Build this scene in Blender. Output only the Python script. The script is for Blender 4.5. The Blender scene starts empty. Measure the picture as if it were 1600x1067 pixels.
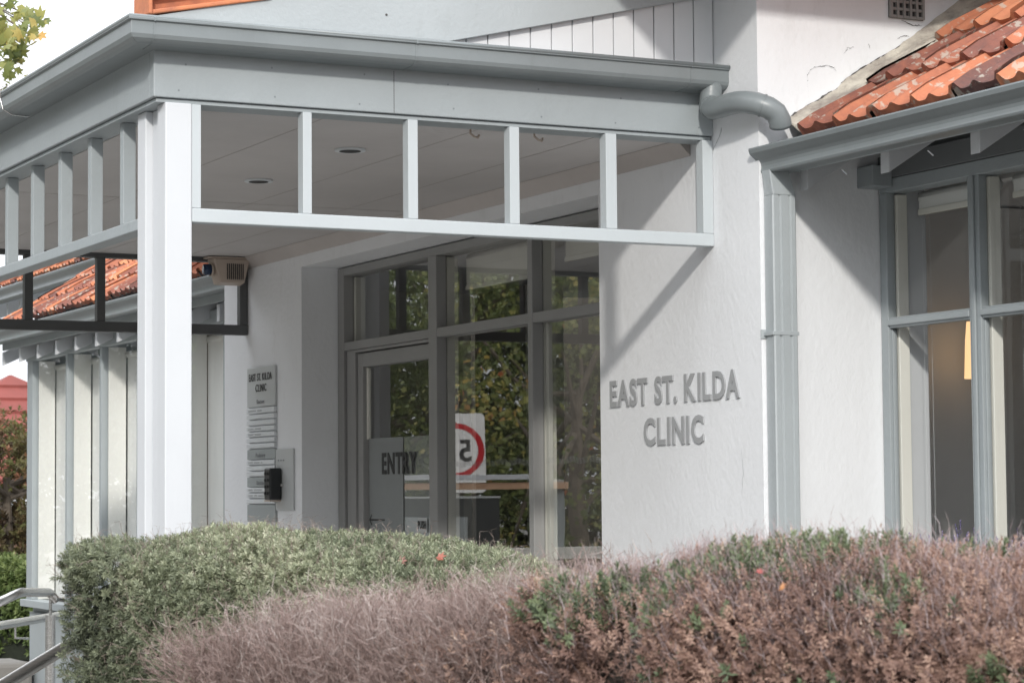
import bpy, bmesh, math, random
import numpy as np
from mathutils import Matrix, Vector
random.seed(7); rng = np.random.default_rng(7)
S = bpy.context.scene; COL = S.collection
# ---------------------------------------------------------------- camera, sky, sun, exposure
FL = 3683.95
yw, pt, rl = math.radians(26.7566), math.radians(3.72325), math.radians(-0.476465)
CF = np.array([-math.cos(yw)*math.cos(pt), math.sin(yw)*math.cos(pt), math.sin(pt)])
_r = np.array([math.sin(yw), math.cos(yw), 0.0]); _u = np.cross(_r, CF)
CR = _r*math.cos(rl)+_u*math.sin(rl); CU = -_r*math.sin(rl)+_u*math.cos(rl)
CP = np.array([0, 0, 1.45])
cam = bpy.data.cameras.new('camera'); camo = bpy.data.objects.new('camera', cam); COL.objects.link(camo)
camo.matrix_world = Matrix(((CR[0], CU[0], -CF[0], 0), (CR[1], CU[1], -CF[1], 0), (CR[2], CU[2], -CF[2], 1.45), (0, 0, 0, 1)))
cam.lens = FL/1600*36; cam.sensor_width = 36; cam.clip_start = .1; cam.clip_end = 2000
cam.dof.use_dof = True; cam.dof.focus_distance = 8.3; cam.dof.aperture_fstop = 14
S.camera = camo
LD = Vector((-1.8, 1.0, -.95)).normalized()          # direction the sunlight travels
elev = math.asin(-LD.z)
w = bpy.data.worlds.new('World'); S.world = w; w.use_nodes = True
nt = w.node_tree; bg = nt.nodes['Background']
sky = nt.nodes.new('ShaderNodeTexSky'); sky.sky_type = 'NISHITA'; sky.sun_disc = False
sky.sun_elevation = elev; sky.sun_rotation = math.atan2(-LD.x, -LD.y); sky.dust_density = 2.5
mx = nt.nodes.new('ShaderNodeMix'); mx.data_type = 'RGBA'
tcw = nt.nodes.new('ShaderNodeTexCoord'); nz = nt.nodes.new('ShaderNodeTexNoise'); nz.inputs['Scale'].default_value = 2.2; nz.inputs['Detail'].default_value = 6
mr = nt.nodes.new('ShaderNodeMapRange'); mr.inputs['From Min'].default_value = .3; mr.inputs['From Max'].default_value = .5
mr.inputs['To Min'].default_value = .55; mr.inputs['To Max'].default_value = .97
nt.links.new(tcw.outputs['Generated'], nz.inputs['Vector']); nt.links.new(nz.outputs['Fac'], mr.inputs['Value'])
nt.links.new(mr.outputs['Result'], mx.inputs['Factor']); nt.links.new(sky.outputs['Color'], mx.inputs['A'])
sxyz = nt.nodes.new('ShaderNodeSeparateXYZ'); nt.links.new(tcw.outputs['Generated'], sxyz.inputs[0])
mr2 = nt.nodes.new('ShaderNodeMapRange'); mr2.inputs['From Min'].default_value = 0; mr2.inputs['From Max'].default_value = 1
mr2.inputs['To Min'].default_value = 8.2; mr2.inputs['To Max'].default_value = 24          # thin cloud, brighter overhead
nt.links.new(sxyz.outputs['Z'], mr2.inputs['Value'])
vm = nt.nodes.new('ShaderNodeVectorMath'); vm.operation = 'SCALE'; vm.inputs[0].default_value = (.975, 1.0, 1.045)
nt.links.new(mr2.outputs['Result'], vm.inputs['Scale']); nt.links.new(vm.outputs['Vector'], mx.inputs['B'])
nt.links.new(mx.outputs['Result'], bg.inputs['Color']); bg.inputs['Strength'].default_value = .135
sl = bpy.data.lights.new('sun', 'SUN'); sl.energy = 2.4; sl.angle = math.radians(3.0); sl.color = (1, .955, .89)
so = bpy.data.objects.new('sun', sl); COL.objects.link(so); so.rotation_euler = LD.to_track_quat('-Z', 'Y').to_euler()
S.view_settings.view_transform = 'Standard'; S.view_settings.look = 'None'; S.view_settings.exposure = 0.03; S.view_settings.gamma = 1
S.render.engine = 'CYCLES'
try:
    S.cycles.max_bounces = 10; S.cycles.transparent_max_bounces = 12; S.cycles.glossy_bounces = 5; S.cycles.diffuse_bounces = 5
except Exception: pass

def at(px, py, ax, v):
    d = CF*FL+CR*(px-800)+CU*(533.5-py); i = 'XYZ'.index(ax); t = (v-CP[i])/d[i]
    return CP+d*t
def atd(px, py, dep):
    return CP+(CF*FL+CR*(px-800)+CU*(533.5-py))/FL*dep
# ---------------------------------------------------------------- materials
def mat(name, col, rough=.6, var=.06, vscale=3, bump=0, bscale=60, metal=0, col2=None, spec=.5, dirt=0, stretch=None, trans=0):
    m = bpy.data.materials.new(name); m.use_nodes = True; t = m.node_tree; b = t.nodes['Principled BSDF']
    b.inputs['Roughness'].default_value = rough; b.inputs['Metallic'].default_value = metal
    b.inputs['Specular IOR Level'].default_value = spec
    tc = t.nodes.new('ShaderNodeTexCoord'); vec = tc.outputs['Object']
    if stretch:
        mp = t.nodes.new('ShaderNodeMapping'); mp.inputs['Scale'].default_value = stretch
        t.links.new(vec, mp.inputs['Vector']); vec = mp.outputs['Vector']
    n = t.nodes.new('ShaderNodeTexNoise'); n.inputs['Scale'].default_value = vscale; n.inputs['Detail'].default_value = 6; n.inputs['Roughness'].default_value = .65
    t.links.new(vec, n.inputs['Vector'])
    r = t.nodes.new('ShaderNodeValToRGB'); e = r.color_ramp.elements
    c = np.array(col); c2 = np.array(col2) if col2 is not None else c*(1-var*2)
    e[0].position = .32; e[0].color = (*c2, 1); e[1].position = .62; e[1].color = (*c, 1)
    t.links.new(n.outputs['Fac'], r.inputs['Fac']); out = r.outputs['Color']
    if dirt:
        n2 = t.nodes.new('ShaderNodeTexNoise'); n2.inputs['Scale'].default_value = 7; n2.inputs['Detail'].default_value = 10; n2.inputs['Roughness'].default_value = .8
        mp2 = t.nodes.new('ShaderNodeMapping'); mp2.inputs['Scale'].default_value = (1, 1, .35); t.links.new(tc.outputs['Object'], mp2.inputs['Vector']); t.links.new(mp2.outputs['Vector'], n2.inputs['Vector'])
        r2 = t.nodes.new('ShaderNodeValToRGB'); r2.color_ramp.elements[0].position = .55; r2.color_ramp.elements[1].position = .78
        m2 = t.nodes.new('ShaderNodeMix'); m2.data_type = 'RGBA'; m2.blend_type = 'MULTIPLY'
        r2.color_ramp.elements[0].color = (1, 1, 1, 1); r2.color_ramp.elements[1].color = (1-dirt, 1-dirt*1.05, 1-dirt*1.15, 1)
        t.links.new(n2.outputs['Fac'], r2.inputs['Fac']); m2.inputs['Factor'].default_value = 1
        t.links.new(out, m2.inputs['A']); t.links.new(r2.outputs['Color'], m2.inputs['B']); out = m2.outputs['Result']
    t.links.new(out, b.inputs['Base Color'])
    if bump:
        n3 = t.nodes.new('ShaderNodeTexNoise'); n3.inputs['Scale'].default_value = bscale; n3.inputs['Detail'].default_value = 4
        t.links.new(vec, n3.inputs['Vector']); bp = t.nodes.new('ShaderNodeBump'); bp.inputs['Strength'].default_value = bump; bp.inputs['Distance'].default_value = .004
        t.links.new(n3.outputs['Fac'], bp.inputs['Height']); t.links.new(bp.outputs['Normal'], b.inputs['Normal'])
    return m
def emit(name, col, s):
    m = bpy.data.materials.new(name); m.use_nodes = True; b = m.node_tree.nodes['Principled BSDF']
    b.inputs['Base Color'].default_value = (*col, 1); b.inputs['Emission Color'].default_value = (*col, 1); b.inputs['Emission Strength'].default_value = s
    return m
def glassmat(name, k=1.0, tint=(.95, .96, .95), ior=1.55):
    m = bpy.data.materials.new(name); m.use_nodes = True; t = m.node_tree; t.nodes.clear()
    o = t.nodes.new('ShaderNodeOutputMaterial'); g = t.nodes.new('ShaderNodeBsdfGlossy'); g.inputs['Roughness'].default_value = 0.0
    tr = t.nodes.new('ShaderNodeBsdfTransparent'); tr.inputs['Color'].default_value = (*tint, 1)
    ge = t.nodes.new('ShaderNodeNewGeometry'); dp = t.nodes.new('ShaderNodeVectorMath'); dp.operation = 'DOT_PRODUCT'
    t.links.new(ge.outputs['Incoming'], dp.inputs[0]); t.links.new(ge.outputs['Normal'], dp.inputs[1])
    def mth(op, a, b=None, cl=False):
        q = t.nodes.new('ShaderNodeMath'); q.operation = op; q.use_clamp = cl
        for i, v in enumerate((a, b)):
            if v is None: continue
            if isinstance(v, (int, float)): q.inputs[i].default_value = v
            else: t.links.new(v, q.inputs[i])
        return q.outputs[0]
    f0 = .045*k; ab = mth('ABSOLUTE', dp.outputs['Value']); om = mth('SUBTRACT', 1.0, ab); p5 = mth('POWER', om, 5.0)
    fac = mth('ADD', mth('MULTIPLY', p5, 1-f0), f0, True)
    n = t.nodes.new('ShaderNodeTexNoise'); n.inputs['Scale'].default_value = 1.6; bp = t.nodes.new('ShaderNodeBump'); bp.inputs['Strength'].default_value = .12; bp.inputs['Distance'].default_value = .004
    tc = t.nodes.new('ShaderNodeTexCoord'); t.links.new(tc.outputs['Object'], n.inputs['Vector']); t.links.new(n.outputs['Fac'], bp.inputs['Height']); t.links.new(bp.outputs['Normal'], g.inputs['Normal'])
    x = t.nodes.new('ShaderNodeMixShader'); t.links.new(fac, x.inputs[0])
    t.links.new(tr.outputs[0], x.inputs[1]); t.links.new(g.outputs[0], x.inputs[2]); t.links.new(x.outputs[0], o.inputs['Surface'])
    return m
def leafmat(name, stops, rough=.55, transl=.25):
    """colour from the per-leaf attribute 'tone'"""
    m = bpy.data.materials.new(name); m.use_nodes = True; t = m.node_tree; b = t.nodes['Principled BSDF']; b.inputs['Roughness'].default_value = rough
    a = t.nodes.new('ShaderNodeAttribute'); a.attribute_name = 'tone'
    r = t.nodes.new('ShaderNodeValToRGB'); r.color_ramp.elements.remove(r.color_ramp.elements[1])
    for i, (p, c) in enumerate(stops):
        e = r.color_ramp.elements[0] if i == 0 else r.color_ramp.elements.new(p)
        e.position = p; e.color = (*c, 1)
    t.links.new(a.outputs['Fac'], r.inputs['Fac']); t.links.new(r.outputs['Color'], b.inputs['Base Color'])
    tl = t.nodes.new('ShaderNodeBsdfTranslucent'); t.links.new(r.outputs['Color'], tl.inputs['Color'])
    x = t.nodes.new('ShaderNodeMixShader'); x.inputs[0].default_value = transl
    t.links.new(b.outputs[0], x.inputs[1]); t.links.new(tl.outputs[0], x.inputs[2]); t.links.new(x.outputs[0], t.nodes['Material Output'].inputs['Surface'])
    return m
def tilemat():
    m = bpy.data.materials.new('terracotta'); m.use_nodes = True; t = m.node_tree; b = t.nodes['Principled BSDF']; b.inputs['Roughness'].default_value = .92; b.inputs['Specular IOR Level'].default_value = .15
    a = t.nodes.new('ShaderNodeAttribute'); a.attribute_name = 'tone'
    r = t.nodes.new('ShaderNodeValToRGB'); e = r.color_ramp.elements
    e[0].color = (.115, .07, .065, 1); e[1].color = (.53, .22, .115, 1)
    x = e.new(.3); x.color = (.24, .10, .075, 1); x = e.new(.6); x.color = (.41, .155, .09, 1)
    tc = t.nodes.new('ShaderNodeTexCoord')
    n = t.nodes.new('ShaderNodeTexNoise'); n.inputs['Scale'].default_value = 14; n.inputs['Detail'].default_value = 8; n.inputs['Roughness'].default_value = .7
    ad = t.nodes.new('ShaderNodeMath'); ad.operation = 'MULTIPLY_ADD'; ad.inputs[1].default_value = .75; 
    sb = t.nodes.new('ShaderNodeMath'); sb.operation = 'SUBTRACT'; sb.inputs[1].default_value = .5
    t.links.new(tc.outputs['Object'], n.inputs['Vector']); t.links.new(n.outputs['Fac'], sb.inputs[0]); t.links.new(sb.outputs[0], ad.inputs[0]); t.links.new(a.outputs['Fac'], ad.inputs[2])
    t.links.new(ad.outputs[0], r.inputs['Fac'])
    # lichen
    n2 = t.nodes.new('ShaderNodeTexNoise'); n2.inputs['Scale'].default_value = 26; n2.inputs['Detail'].default_value = 5; n2.inputs['Roughness'].default_value = .6
    n3 = t.nodes.new('ShaderNodeTexNoise'); n3.inputs['Scale'].default_value = 4.0
    m3 = t.nodes.new('ShaderNodeMath'); m3.operation = 'MULTIPLY_ADD'; m3.inputs[1].default_value = .35
    t.links.new(tc.outputs['Object'], n2.inputs['Vector']); t.links.new(tc.outputs['Object'], n3.inputs['Vector'])
    t.links.new(n3.outputs['Fac'], m3.inputs[0]); t.links.new(n2.outputs['Fac'], m3.inputs[2])
    r2 = t.nodes.new('ShaderNodeValToRGB'); r2.color_ramp.elements[0].position = .735; r2.color_ramp.elements[1].position = .80
    t.links.new(m3.outputs[0], r2.inputs['Fac'])
    mx = t.nodes.new('ShaderNodeMix'); mx.data_type = 'RGBA'; mx.inputs['B'].default_value = (.40, .375, .32, 1)
    lm = t.nodes.new('ShaderNodeMath'); lm.operation = 'MULTIPLY'; lm.inputs[1].default_value = .65; t.links.new(r2.outputs['Color'], lm.inputs[0]); t.links.new(lm.outputs[0], mx.inputs['Factor']); t.links.new(r.outputs['Color'], mx.inputs['A']); t.links.new(mx.outputs['Result'], b.inputs['Base Color'])
    bp = t.nodes.new('ShaderNodeBump'); bp.inputs['Strength'].default_value = .5; bp.inputs['Distance'].default_value = .004
    t.links.new(n2.outputs['Fac'], bp.inputs['Height']); t.links.new(bp.outputs['Normal'], b.inputs['Normal'])
    return m
M = {}
M['grey'] = mat('grey_paint', (.335, .37, .385), .5, .04, 2.5, .3, 70, dirt=.12, stretch=None)
M['greygutter'] = mat('grey_gutter_paint', (.215, .24, .248), .38, .06, 3, .12, 30, dirt=.18)
M['white'] = mat('white_paint', (.60, .62, .645), .5, .025, 2, .1, 60)
M['stucco'] = mat('painted_render', (.78, .795, .815), .8, .03, 1.6, .5, 48, dirt=.13, stretch=(1, 1, .8))
M['boards'] = mat('board_paint', (.70, .715, .735), .55, .03, 2, .08, 50)
M['ceil'] = mat('ceiling_sheet', (.58, .555, .545), .7, .06, 1.2, .1, 30, dirt=.08)
M['lightgrey'] = mat('light_grey_paint', (.50, .54, .56), .5, .03, 2, .1, 60)
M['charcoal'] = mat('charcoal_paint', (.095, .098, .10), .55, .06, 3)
M['entrygrey'] = mat('entry_grey_paint', (.30, .30, .295), .5, .04, 3, .1, 60)
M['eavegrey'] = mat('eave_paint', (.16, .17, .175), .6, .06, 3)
M['palegrey'] = mat('pale_grey_paint', (.40, .435, .45), .5, .04, 2.5, .3, 70, dirt=.10)
M['cream'] = mat('cream_paint', (.82, .81, .745), .5, .03, 2)
M['blind'] = mat('white_blind', (.85, .86, .84), .8, .02, 3)
M['letter'] = mat('grey_letter', (.37, .38, .39), .5, .04, 8)
M['black'] = mat('black_plastic', (.016, .018, .02), .4, .1, 8)
M['blacktext'] = mat('black_vinyl', (.03, .03, .03), .6, .1, 8)
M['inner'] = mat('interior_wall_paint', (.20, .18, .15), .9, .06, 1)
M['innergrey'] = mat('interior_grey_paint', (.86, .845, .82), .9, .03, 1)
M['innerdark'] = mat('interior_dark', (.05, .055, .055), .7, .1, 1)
M['carpet'] = mat('carpet', (.22, .215, .21), .95, .15, 30)
M['signplate'] = mat('sign_plate', (.52, .54, .545), .45, .03, 5)
M['slat'] = mat('sign_slat', (.66, .69, .71), .4, .03, 5)
M['signdark'] = mat('sign_panel_grey', (.33, .36, .365), .45, .03, 5)
M['greytext'] = mat('grey_text', (.22, .23, .24), .6, .05, 5)
M['beige'] = mat('beige_plastic', (.48, .40, .34), .5, .04, 6)
M['blue'] = mat('blue_lens', (.01, .035, .09), .25, .1, 6)
M['steel'] = mat('brushed_steel', (.72, .71, .69), .24, .1, 20, .15, 200, metal=1, stretch=(1, 1, 8))
M['mortar'] = mat('old_mortar', (.60, .56, .48), .9, .05, 9, .9, 30, col2=(.26, .225, .2))
M['crack'] = mat('crack_dark', (.10, .095, .09), .95, .1, 10)
M['timber'] = mat('timber_shelf', (.66, .42, .27), .5, .1, 5)
M['film'] = mat('frosted_film', (.25, .265, .265), .8, .03, 4)
M['glass'] = glassmat('window_glass', 5.3)
M['glassr'] = glassmat('window_glass_clear', 1.0, (.98, .985, .98))
M['tile'] = tilemat()
M['ground'] = mat('paving', (.22, .21, .195), .9, .1, 1.5, .5, 40, dirt=.15)
M['bark'] = mat('bark', (.17, .14, .11), .9, .2, 8, .8, 20)
M['twigcore'] = mat('dark_brown_core', (.035, .028, .024), .95, .2, 20, .8, 40)  # both hedge fills are dark to stand for inner shade
M['greencore'] = mat('dark_green_core', (.02, .026, .016), .95, .2, 20, .8, 40)
M['redroof'] = mat('red_roof_tile', (.20, .042, .032), .8, .1, 2, .6, 8)
M['brick'] = mat('brown_wall', (.26, .16, .12), .9, .1, 3)
M['signwhite'] = mat('reflective_white', (.82, .82, .80), .4, .02, 3)
M['red'] = mat('sign_red', (.55, .02, .03), .4, .03, 5)
M['vent'] = mat('vent_grille', (.30, .29, .28), .8, .1, 6)
M['ventdark'] = mat('vent_recess', (.05, .05, .05), .9, .1, 6)
M['mountain'] = M['brick']
M['terraflat'] = mat('terracotta_edge', (.62, .22, .10), .75, .1, 12, .4, 40, col2=(.38, .14, .08))
# ---------------------------------------------------------------- geometry helpers
class MB:
    def __init__(s): s.v = []; s.f = []
    def add(s, vs, fs):
        n = len(s.v); s.v += [tuple(map(float, q)) for q in vs]; s.f += [tuple(n+i for i in q) for q in fs]; return s
    def box(s, x0, x1, y0, y1, z0, z1):
        if x0 > x1: x0, x1 = x1, x0
        if y0 > y1: y0, y1 = y1, y0
        if z0 > z1: z0, z1 = z1, z0
        return s.add([(x0,y0,z0),(x1,y0,z0),(x1,y1,z0),(x0,y1,z0),(x0,y0,z1),(x1,y0,z1),(x1,y1,z1),(x0,y1,z1)],
                     [(0,3,2,1),(4,5,6,7),(0,1,5,4),(1,2,6,5),(2,3,7,6),(3,0,4,7)])
    def prism(s, pts, ax, a0, a1):
        """polygon pts in the two other axes extruded along ax"""
        n = len(pts)
        def mk(p, a):
            return {'X': (a, p[0], p[1]), 'Y': (p[0], a, p[1]), 'Z': (p[0], p[1], a)}[ax]
        vs = [mk(p, a0) for p in pts]+[mk(p, a1) for p in pts]
        fs = [tuple(range(n)), tuple(range(2*n-1, n-1, -1))]+[(i, i+n, (i+1) % n+n, (i+1) % n) for i in range(n)]
        return s.add(vs, fs)
    def tube(s, pts, r, n=12, cap=True):
        pts = [np.array(p, float) for p in pts]; rr = r if isinstance(r, (list, tuple)) else [r]*len(pts)
        up = None; rings = []
        for i, p in enumerate(pts):
            d = (pts[min(i+1, len(pts)-1)]-pts[max(i-1, 0)]); d /= np.linalg.norm(d)+1e-9
            if up is None:
                up = np.array([0, 0, 1.]) if abs(d[2]) < .9 else np.array([1., 0, 0])
            a = np.cross(d, up); a /= np.linalg.norm(a)+1e-9; b = np.cross(a, d); up = b
            rings.append([p+rr[i]*(a*math.cos(t)+b*math.sin(t)) for t in np.linspace(0, 2*math.pi, n, endpoint=False)])
        vs = [q for g in rings for q in g]; fs = []
        for i in range(len(pts)-1):
            for j in range(n):
                k = (j+1) % n; fs.append((i*n+j, i*n+k, (i+1)*n+k, (i+1)*n+j))
        if cap: fs += [tuple(range(n-1, -1, -1)), tuple(range((len(pts)-1)*n, len(pts)*n))]
        return s.add(vs, fs)
    def build(s, name, m, parent=None, bevel=0, smooth=False):
        me = bpy.data.meshes.new(name); me.from_pydata(s.v, [], s.f); 
        bm = bmesh.new(); bm.from_mesh(me); bmesh.ops.recalc_face_normals(bm, faces=bm.faces); bm.to_mesh(me); bm.free()
        return link(name, me, m, parent, bevel, smooth)
def link(name, me, m, parent=None, bevel=0, smooth=False):
    o = bpy.data.objects.new(name, me); COL.objects.link(o)
    if m is not None and not me.materials: me.materials.append(m)
    if parent is not None:
        o.parent = parent
        if parent.type == 'EMPTY' and parent.get('_abs'): o.matrix_parent_inverse = parent.matrix_basis.inverted()
        elif parent.type != 'EMPTY' or True: o.matrix_parent_inverse = wm(parent).inverted()
    if smooth:
        for p in me.polygons: p.use_smooth = True
    if bevel:
        b = o.modifiers.new('bevel', 'BEVEL'); b.width = bevel; b.segments = 2; b.limit_method = 'ANGLE'
    return o
def wm(o):
    m = o.matrix_basis.copy()
    if o.parent is not None: m = wm(o.parent) @ o.matrix_parent_inverse @ m
    return m
def tag(o, label=None, cat=None, group=None, kind=None):
    if label: o['label'] = label
    if cat: o['category'] = cat
    if group: o['group'] = group
    if kind: o['kind'] = kind
    return o
def empty(name, loc, label, cat, group=None, rz=0):
    o = bpy.data.objects.new(name, None); COL.objects.link(o); o.location = loc; o.rotation_euler = (0, 0, rz); o.empty_display_size = .2
    return tag(o, label, cat, group)
def bx(name, m, parent, *b, bevel=.003):
    return MB().box(*b).build(name, m, parent, bevel)
def char_mesh(ch, ext, bold=0.0):
    cu = bpy.data.curves.new('glyph', 'FONT'); cu.body = ch; cu.extrude = ext; cu.offset = bold; cu.resolution_u = 4
    ob = bpy.data.objects.new('glyph', cu); COL.objects.link(ob)
    bpy.context.view_layer.update(); dg = bpy.context.evaluated_depsgraph_get()
    me = bpy.data.meshes.new_from_object(ob.evaluated_get(dg)); bpy.data.objects.remove(ob); bpy.data.curves.remove(cu)
    return me
_cap = None
def text(s, p0, width, cap, ext, m, parent, ux=(1, 0, 0), uz=(0, 0, 1), split=False, name='lettering', bold=.012, gap=.13, word=.33):
    """lay capitals of height cap from p0 (bottom left) to fill width along ux; thickness ext out of the face"""
    ux = np.array(ux, float); uz = np.array(uz, float); nn = np.cross(ux, uz)
    items = []; cur = 0
    ref = char_mesh('H', .0); hh = max(v.co.y for v in ref.vertices); bpy.data.meshes.remove(ref)
    for ch in s:
        if ch == ' ': cur += word; continue
        me = char_mesh(ch, .5, bold); co = np.array([v.co[:] for v in me.vertices]); mn, mxx = co[:, 0].min(), co[:, 0].max()
        g = gap*(.35 if (items and (items[-1][3]+ch) in ('EA', 'AS', 'ST', 'DA', 'T.', 'RY', 'TR')) else 1)
        if items and not spaced: cur += g
        items.append((me, co-np.array([mn, 0, 0]), cur, ch)); cur += (mxx-mn); spaced = False
        if ch == ' ': spaced = True
    tot = cur; sx = width/tot; sy = cap/hh; allv = []; allf = []; outs = []
    for me, co, c, ch in items:
        vs = [np.array(p0)+ux*((q[0]+c)*sx)+uz*(q[1]*sy)+nn*((q[2]+.5)*ext) for q in co]
        fs = [tuple(p.vertices) for p in me.polygons]
        if split: outs.append(MB().add(vs, fs).build(name, m, parent))
        else:
            n = len(allv); allv += vs; allf += [tuple(i+n for i in f) for f in fs]
        bpy.data.meshes.remove(me)
    if not split: outs = MB().add(allv, allf).build(name, m, parent)
    return outs
spaced = False
# ---------------------------------------------------------------- the ground
g = MB().add([(-400,-400,-.15),(400,-400,-.15),(400,400,-.15),(-400,400,-.15)], [(0,1,2,3)]).build('ground', M['ground']); tag(g, kind='structure', label='pale paving and ground around the clinic', cat='ground')
fl = MB().box(-17.2, -6.2, 2.0, 4.385, -.146, 0.0).build('path', M['ground']); tag(fl, kind='structure', label='raised concrete porch floor behind the hedges', cat='path')

# ---------------------------------------------------------------- terracotta tiled slopes
def tile_slope(name, x0, x1, y0, z0, slope, rows, parent, gauge=.33, tw=.205, seed=1, nu=18, nv=5, m=None):
    r = np.random.default_rng(seed); th = math.atan(slope); ey = np.array([0, math.cos(th), math.sin(th)]); en = np.array([0, -math.sin(th), math.cos(th)]); ex = np.array([1., 0, 0])
    V = []; F = []; T = []; nt_ = int(math.ceil((x1-x0)/tw))+1
    us = np.linspace(0, 1, nu)
    def prof(u):
        roll = .026*np.exp(-((u-.06)/.07)**2)+.026*np.exp(-((u-1.0)/.05)**2)
        mid = .017*np.exp(-((u-.5)/.10)**2)
        return roll+mid
    h = prof(us)
    for k in range(rows):
        for j in range(nt_):
            xo = x0+j*tw+r.normal(0, .002)-(tw*.5 if k % 2 else 0)
            tone = float(np.clip(r.normal(.62, .2), .0, 1.0)); 
            if r.random() < .17: tone = r.uniform(.05, .3)
            lift = r.normal(0, .003); skew = r.normal(0, .008); yo = k*gauge+r.normal(0, .004)
            base = len(V); ok = (xo+tw > x0+.02) and (xo < x1-.02)
            if not ok: continue
            L = gauge+.06
            edge = .010*(np.abs(us-.28) < .12)+.014*(np.abs(us-.76) < .13)+np.abs(r.normal(0, .002, nu))
            for iv in range(nv):
                v = iv/(nv-1)
                for iu, u in enumerate(us):
                    x = min(max(xo+u*tw*1.0, x0), x1); hh = h[iu]+.034*(1-v)+lift+(.004 if iv else 0)-.004
                    if iv == 0: hh -= .005
                    V.append(np.array([x, y0, z0])+ey*(yo+v*L+skew*u)+en*(hh)); T.append(tone)
            for iu, u in enumerate(us):     # front skirt lower rim
                x = min(max(xo+u*tw, x0), x1)
                V.append(np.array([x, y0, z0])+ey*(yo+.006+skew*u)+en*(h[iu]*.55+.034-.045+edge[iu]+lift)); T.append(tone*.85)
            for iv in range(nv-1):
                for iu in range(nu-1):
                    a = base+iv*nu+iu; F.append((a, a+1, a+nu+1, a+nu))
            sk = base+nv*nu
            for iu in range(nu-1): F.append((sk+iu, sk+iu+1, base+iu+1, base+iu))
    me = bpy.data.meshes.new(name); me.from_pydata([tuple(q) for q in V], [], F)
    at_ = me.attributes.new('tone', 'FLOAT', 'POINT'); at_.data.foreach_set('value', np.array(T, dtype=np.float32))
    o = link(name, me, m or M['tile'], parent)
    for p in me.polygons: p.use_smooth = True
    try: me.set_sharp_from_angle(angle=math.radians(38))
    except Exception: pass
    return o
OG = [(4.305, 2.580), (4.305, 2.505), (4.226, 2.500), (4.219, 2.502), (4.216, 2.508), (4.218, 2.514), (4.219, 2.524), (4.217, 2.534), (4.211, 2.544), (4.203, 2.551), (4.194, 2.558), (4.185, 2.566), (4.181, 2.579), (4.183, 2.584), (4.190, 2.583), (4.196, 2.570), (4.210, 2.556), (4.226, 2.545), (4.228, 2.512), (4.298, 2.512), (4.298, 2.580)]
def ogee(name, x0, x1, parent, dy=0, dz=0, sc=1.0):
    pts = [((y-4.19)*sc+4.19+dy, (z-2.58)*sc+2.58+dz) for y, z in OG]
    o = MB().prism(pts, 'X', x0, x1).build(name, M['greygutter'], parent, smooth=False)
    cap = MB().prism([p for p in pts[1:14]]+[(pts[0][0], pts[13][1])], 'X', x0-.003, x0+.002).build('end_cap', M['greygutter'], o)
    MB().prism([p for p in pts[1:14]]+[(pts[0][0], pts[13][1])], 'X', x1-.002, x1+.003).build('end_cap', M['greygutter'], o)
    return o
def tail(parent, x, y0, y1, z, slope, h=.085, w_=.045, m=None):
    MB().prism([(y0, z-h), (y0, z), (y1, z+slope*(y1-y0)), (y1, z+slope*(y1-y0)-h)], 'X', x-w_/2, x+w_/2).build('rafter_tail', m or M['white'], parent, .002)

# ================================================================ THE CLINIC
B = empty('clinic_building', (-9, 4.2, 0), 'grey and white rendered clinic with open timber porch, orange tiled roofs and wall lettering', 'building')
# walls ------------------------------------------------------------
wl = MB()
wl.box(-7.628, -6.53, 4.21, 4.765, -.15, 2.56)          # pier that carries the lettering
wl.box(-11.70, -10.608, 4.21, 4.62, -.15, 2.56)        # wall with the directory
wl.box(-11.70, -6.53, 4.21, 9.0, 2.56, 4.2)            # block above the entry
o = wl.build('wall', M['stucco'], B)
bx('recess_sill', M['grey'], B, -10.60, -7.64, 4.22, 4.388, -.15, .02)
# bricked shadowed eave of the upper roof, outside the frame but shading the wall
up = MB(); up.box(-12.2, -6.03, 3.6, 9.3, 3.3, 3.36).build('eave_soffit', M['grey'], B)
MB().prism([(3.55, 3.37), (9.35, 3.37), (6.45, 4.9)], 'X', -12.25, -6.0).build('roof', M['redroof'], B)
# entry glazing: head, sill, transom, mullions (grey outside, cream inside) ------
YG0, YG1 = 4.395, 4.445
gz = empty  # alias kept short
fr = MB()
fr.box(-10.600, -10.525, YG0, 4.50, 0.02, 2.553)           # left jamb
fr.box(-10.525, -7.635, YG0, 4.50, 2.515, 2.553)           # head
fr.box(-10.525, -9.548, YG0+.002, YG1+.01, 2.151, 2.192)        # transom over door
fr.box(-9.461, -8.575, YG0+.002, YG1+.01, 2.151, 2.192)
fr.box(-8.532, -7.635, YG0+.002, YG1+.01, 2.151, 2.192)
fr.box(-9.548, -9.461, YG0, YG1+.002, 0.02, 2.515)
fr.box(-8.575, -8.532, YG0, YG1+.002, 0.02, 2.515)
fr.box(-9.461, -8.575, YG0+.004, YG1+.012, .02, .35); fr.box(-8.532, -7.635, YG0+.004, YG1+.012, .02, .35)
ef = fr.build('window_frame', M['entrygrey'], B, .003)
cr = MB(); cr.box(-9.545, -9.464, YG1+.004, 4.505, .02, 2.51); cr.box(-8.572, -8.535, YG1+.004, 4.505, .02, 2.51)
cr.box(-10.524, -10.50, YG1+.004, 4.50, .02, 2.51)
cr.box(-9.46, -8.576, YG1+.014, 4.50, 2.155, 2.188); cr.box(-8.53, -7.64, YG1+.014, 4.50, 2.155, 2.188)
cr.build('inner_frame', M['cream'], ef, .002)
def pane(x0, x1, y, z0, z1, parent, m):
    return MB().add([(x0, y, z0), (x1, y, z0), (x1, y, z1), (x0, y, z1)], [(0, 1, 2, 3)]).build('glass', m, parent)
pane(-10.525, -9.548, YG1-.004, 2.192, 2.515, ef, M['glass'])
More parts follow.
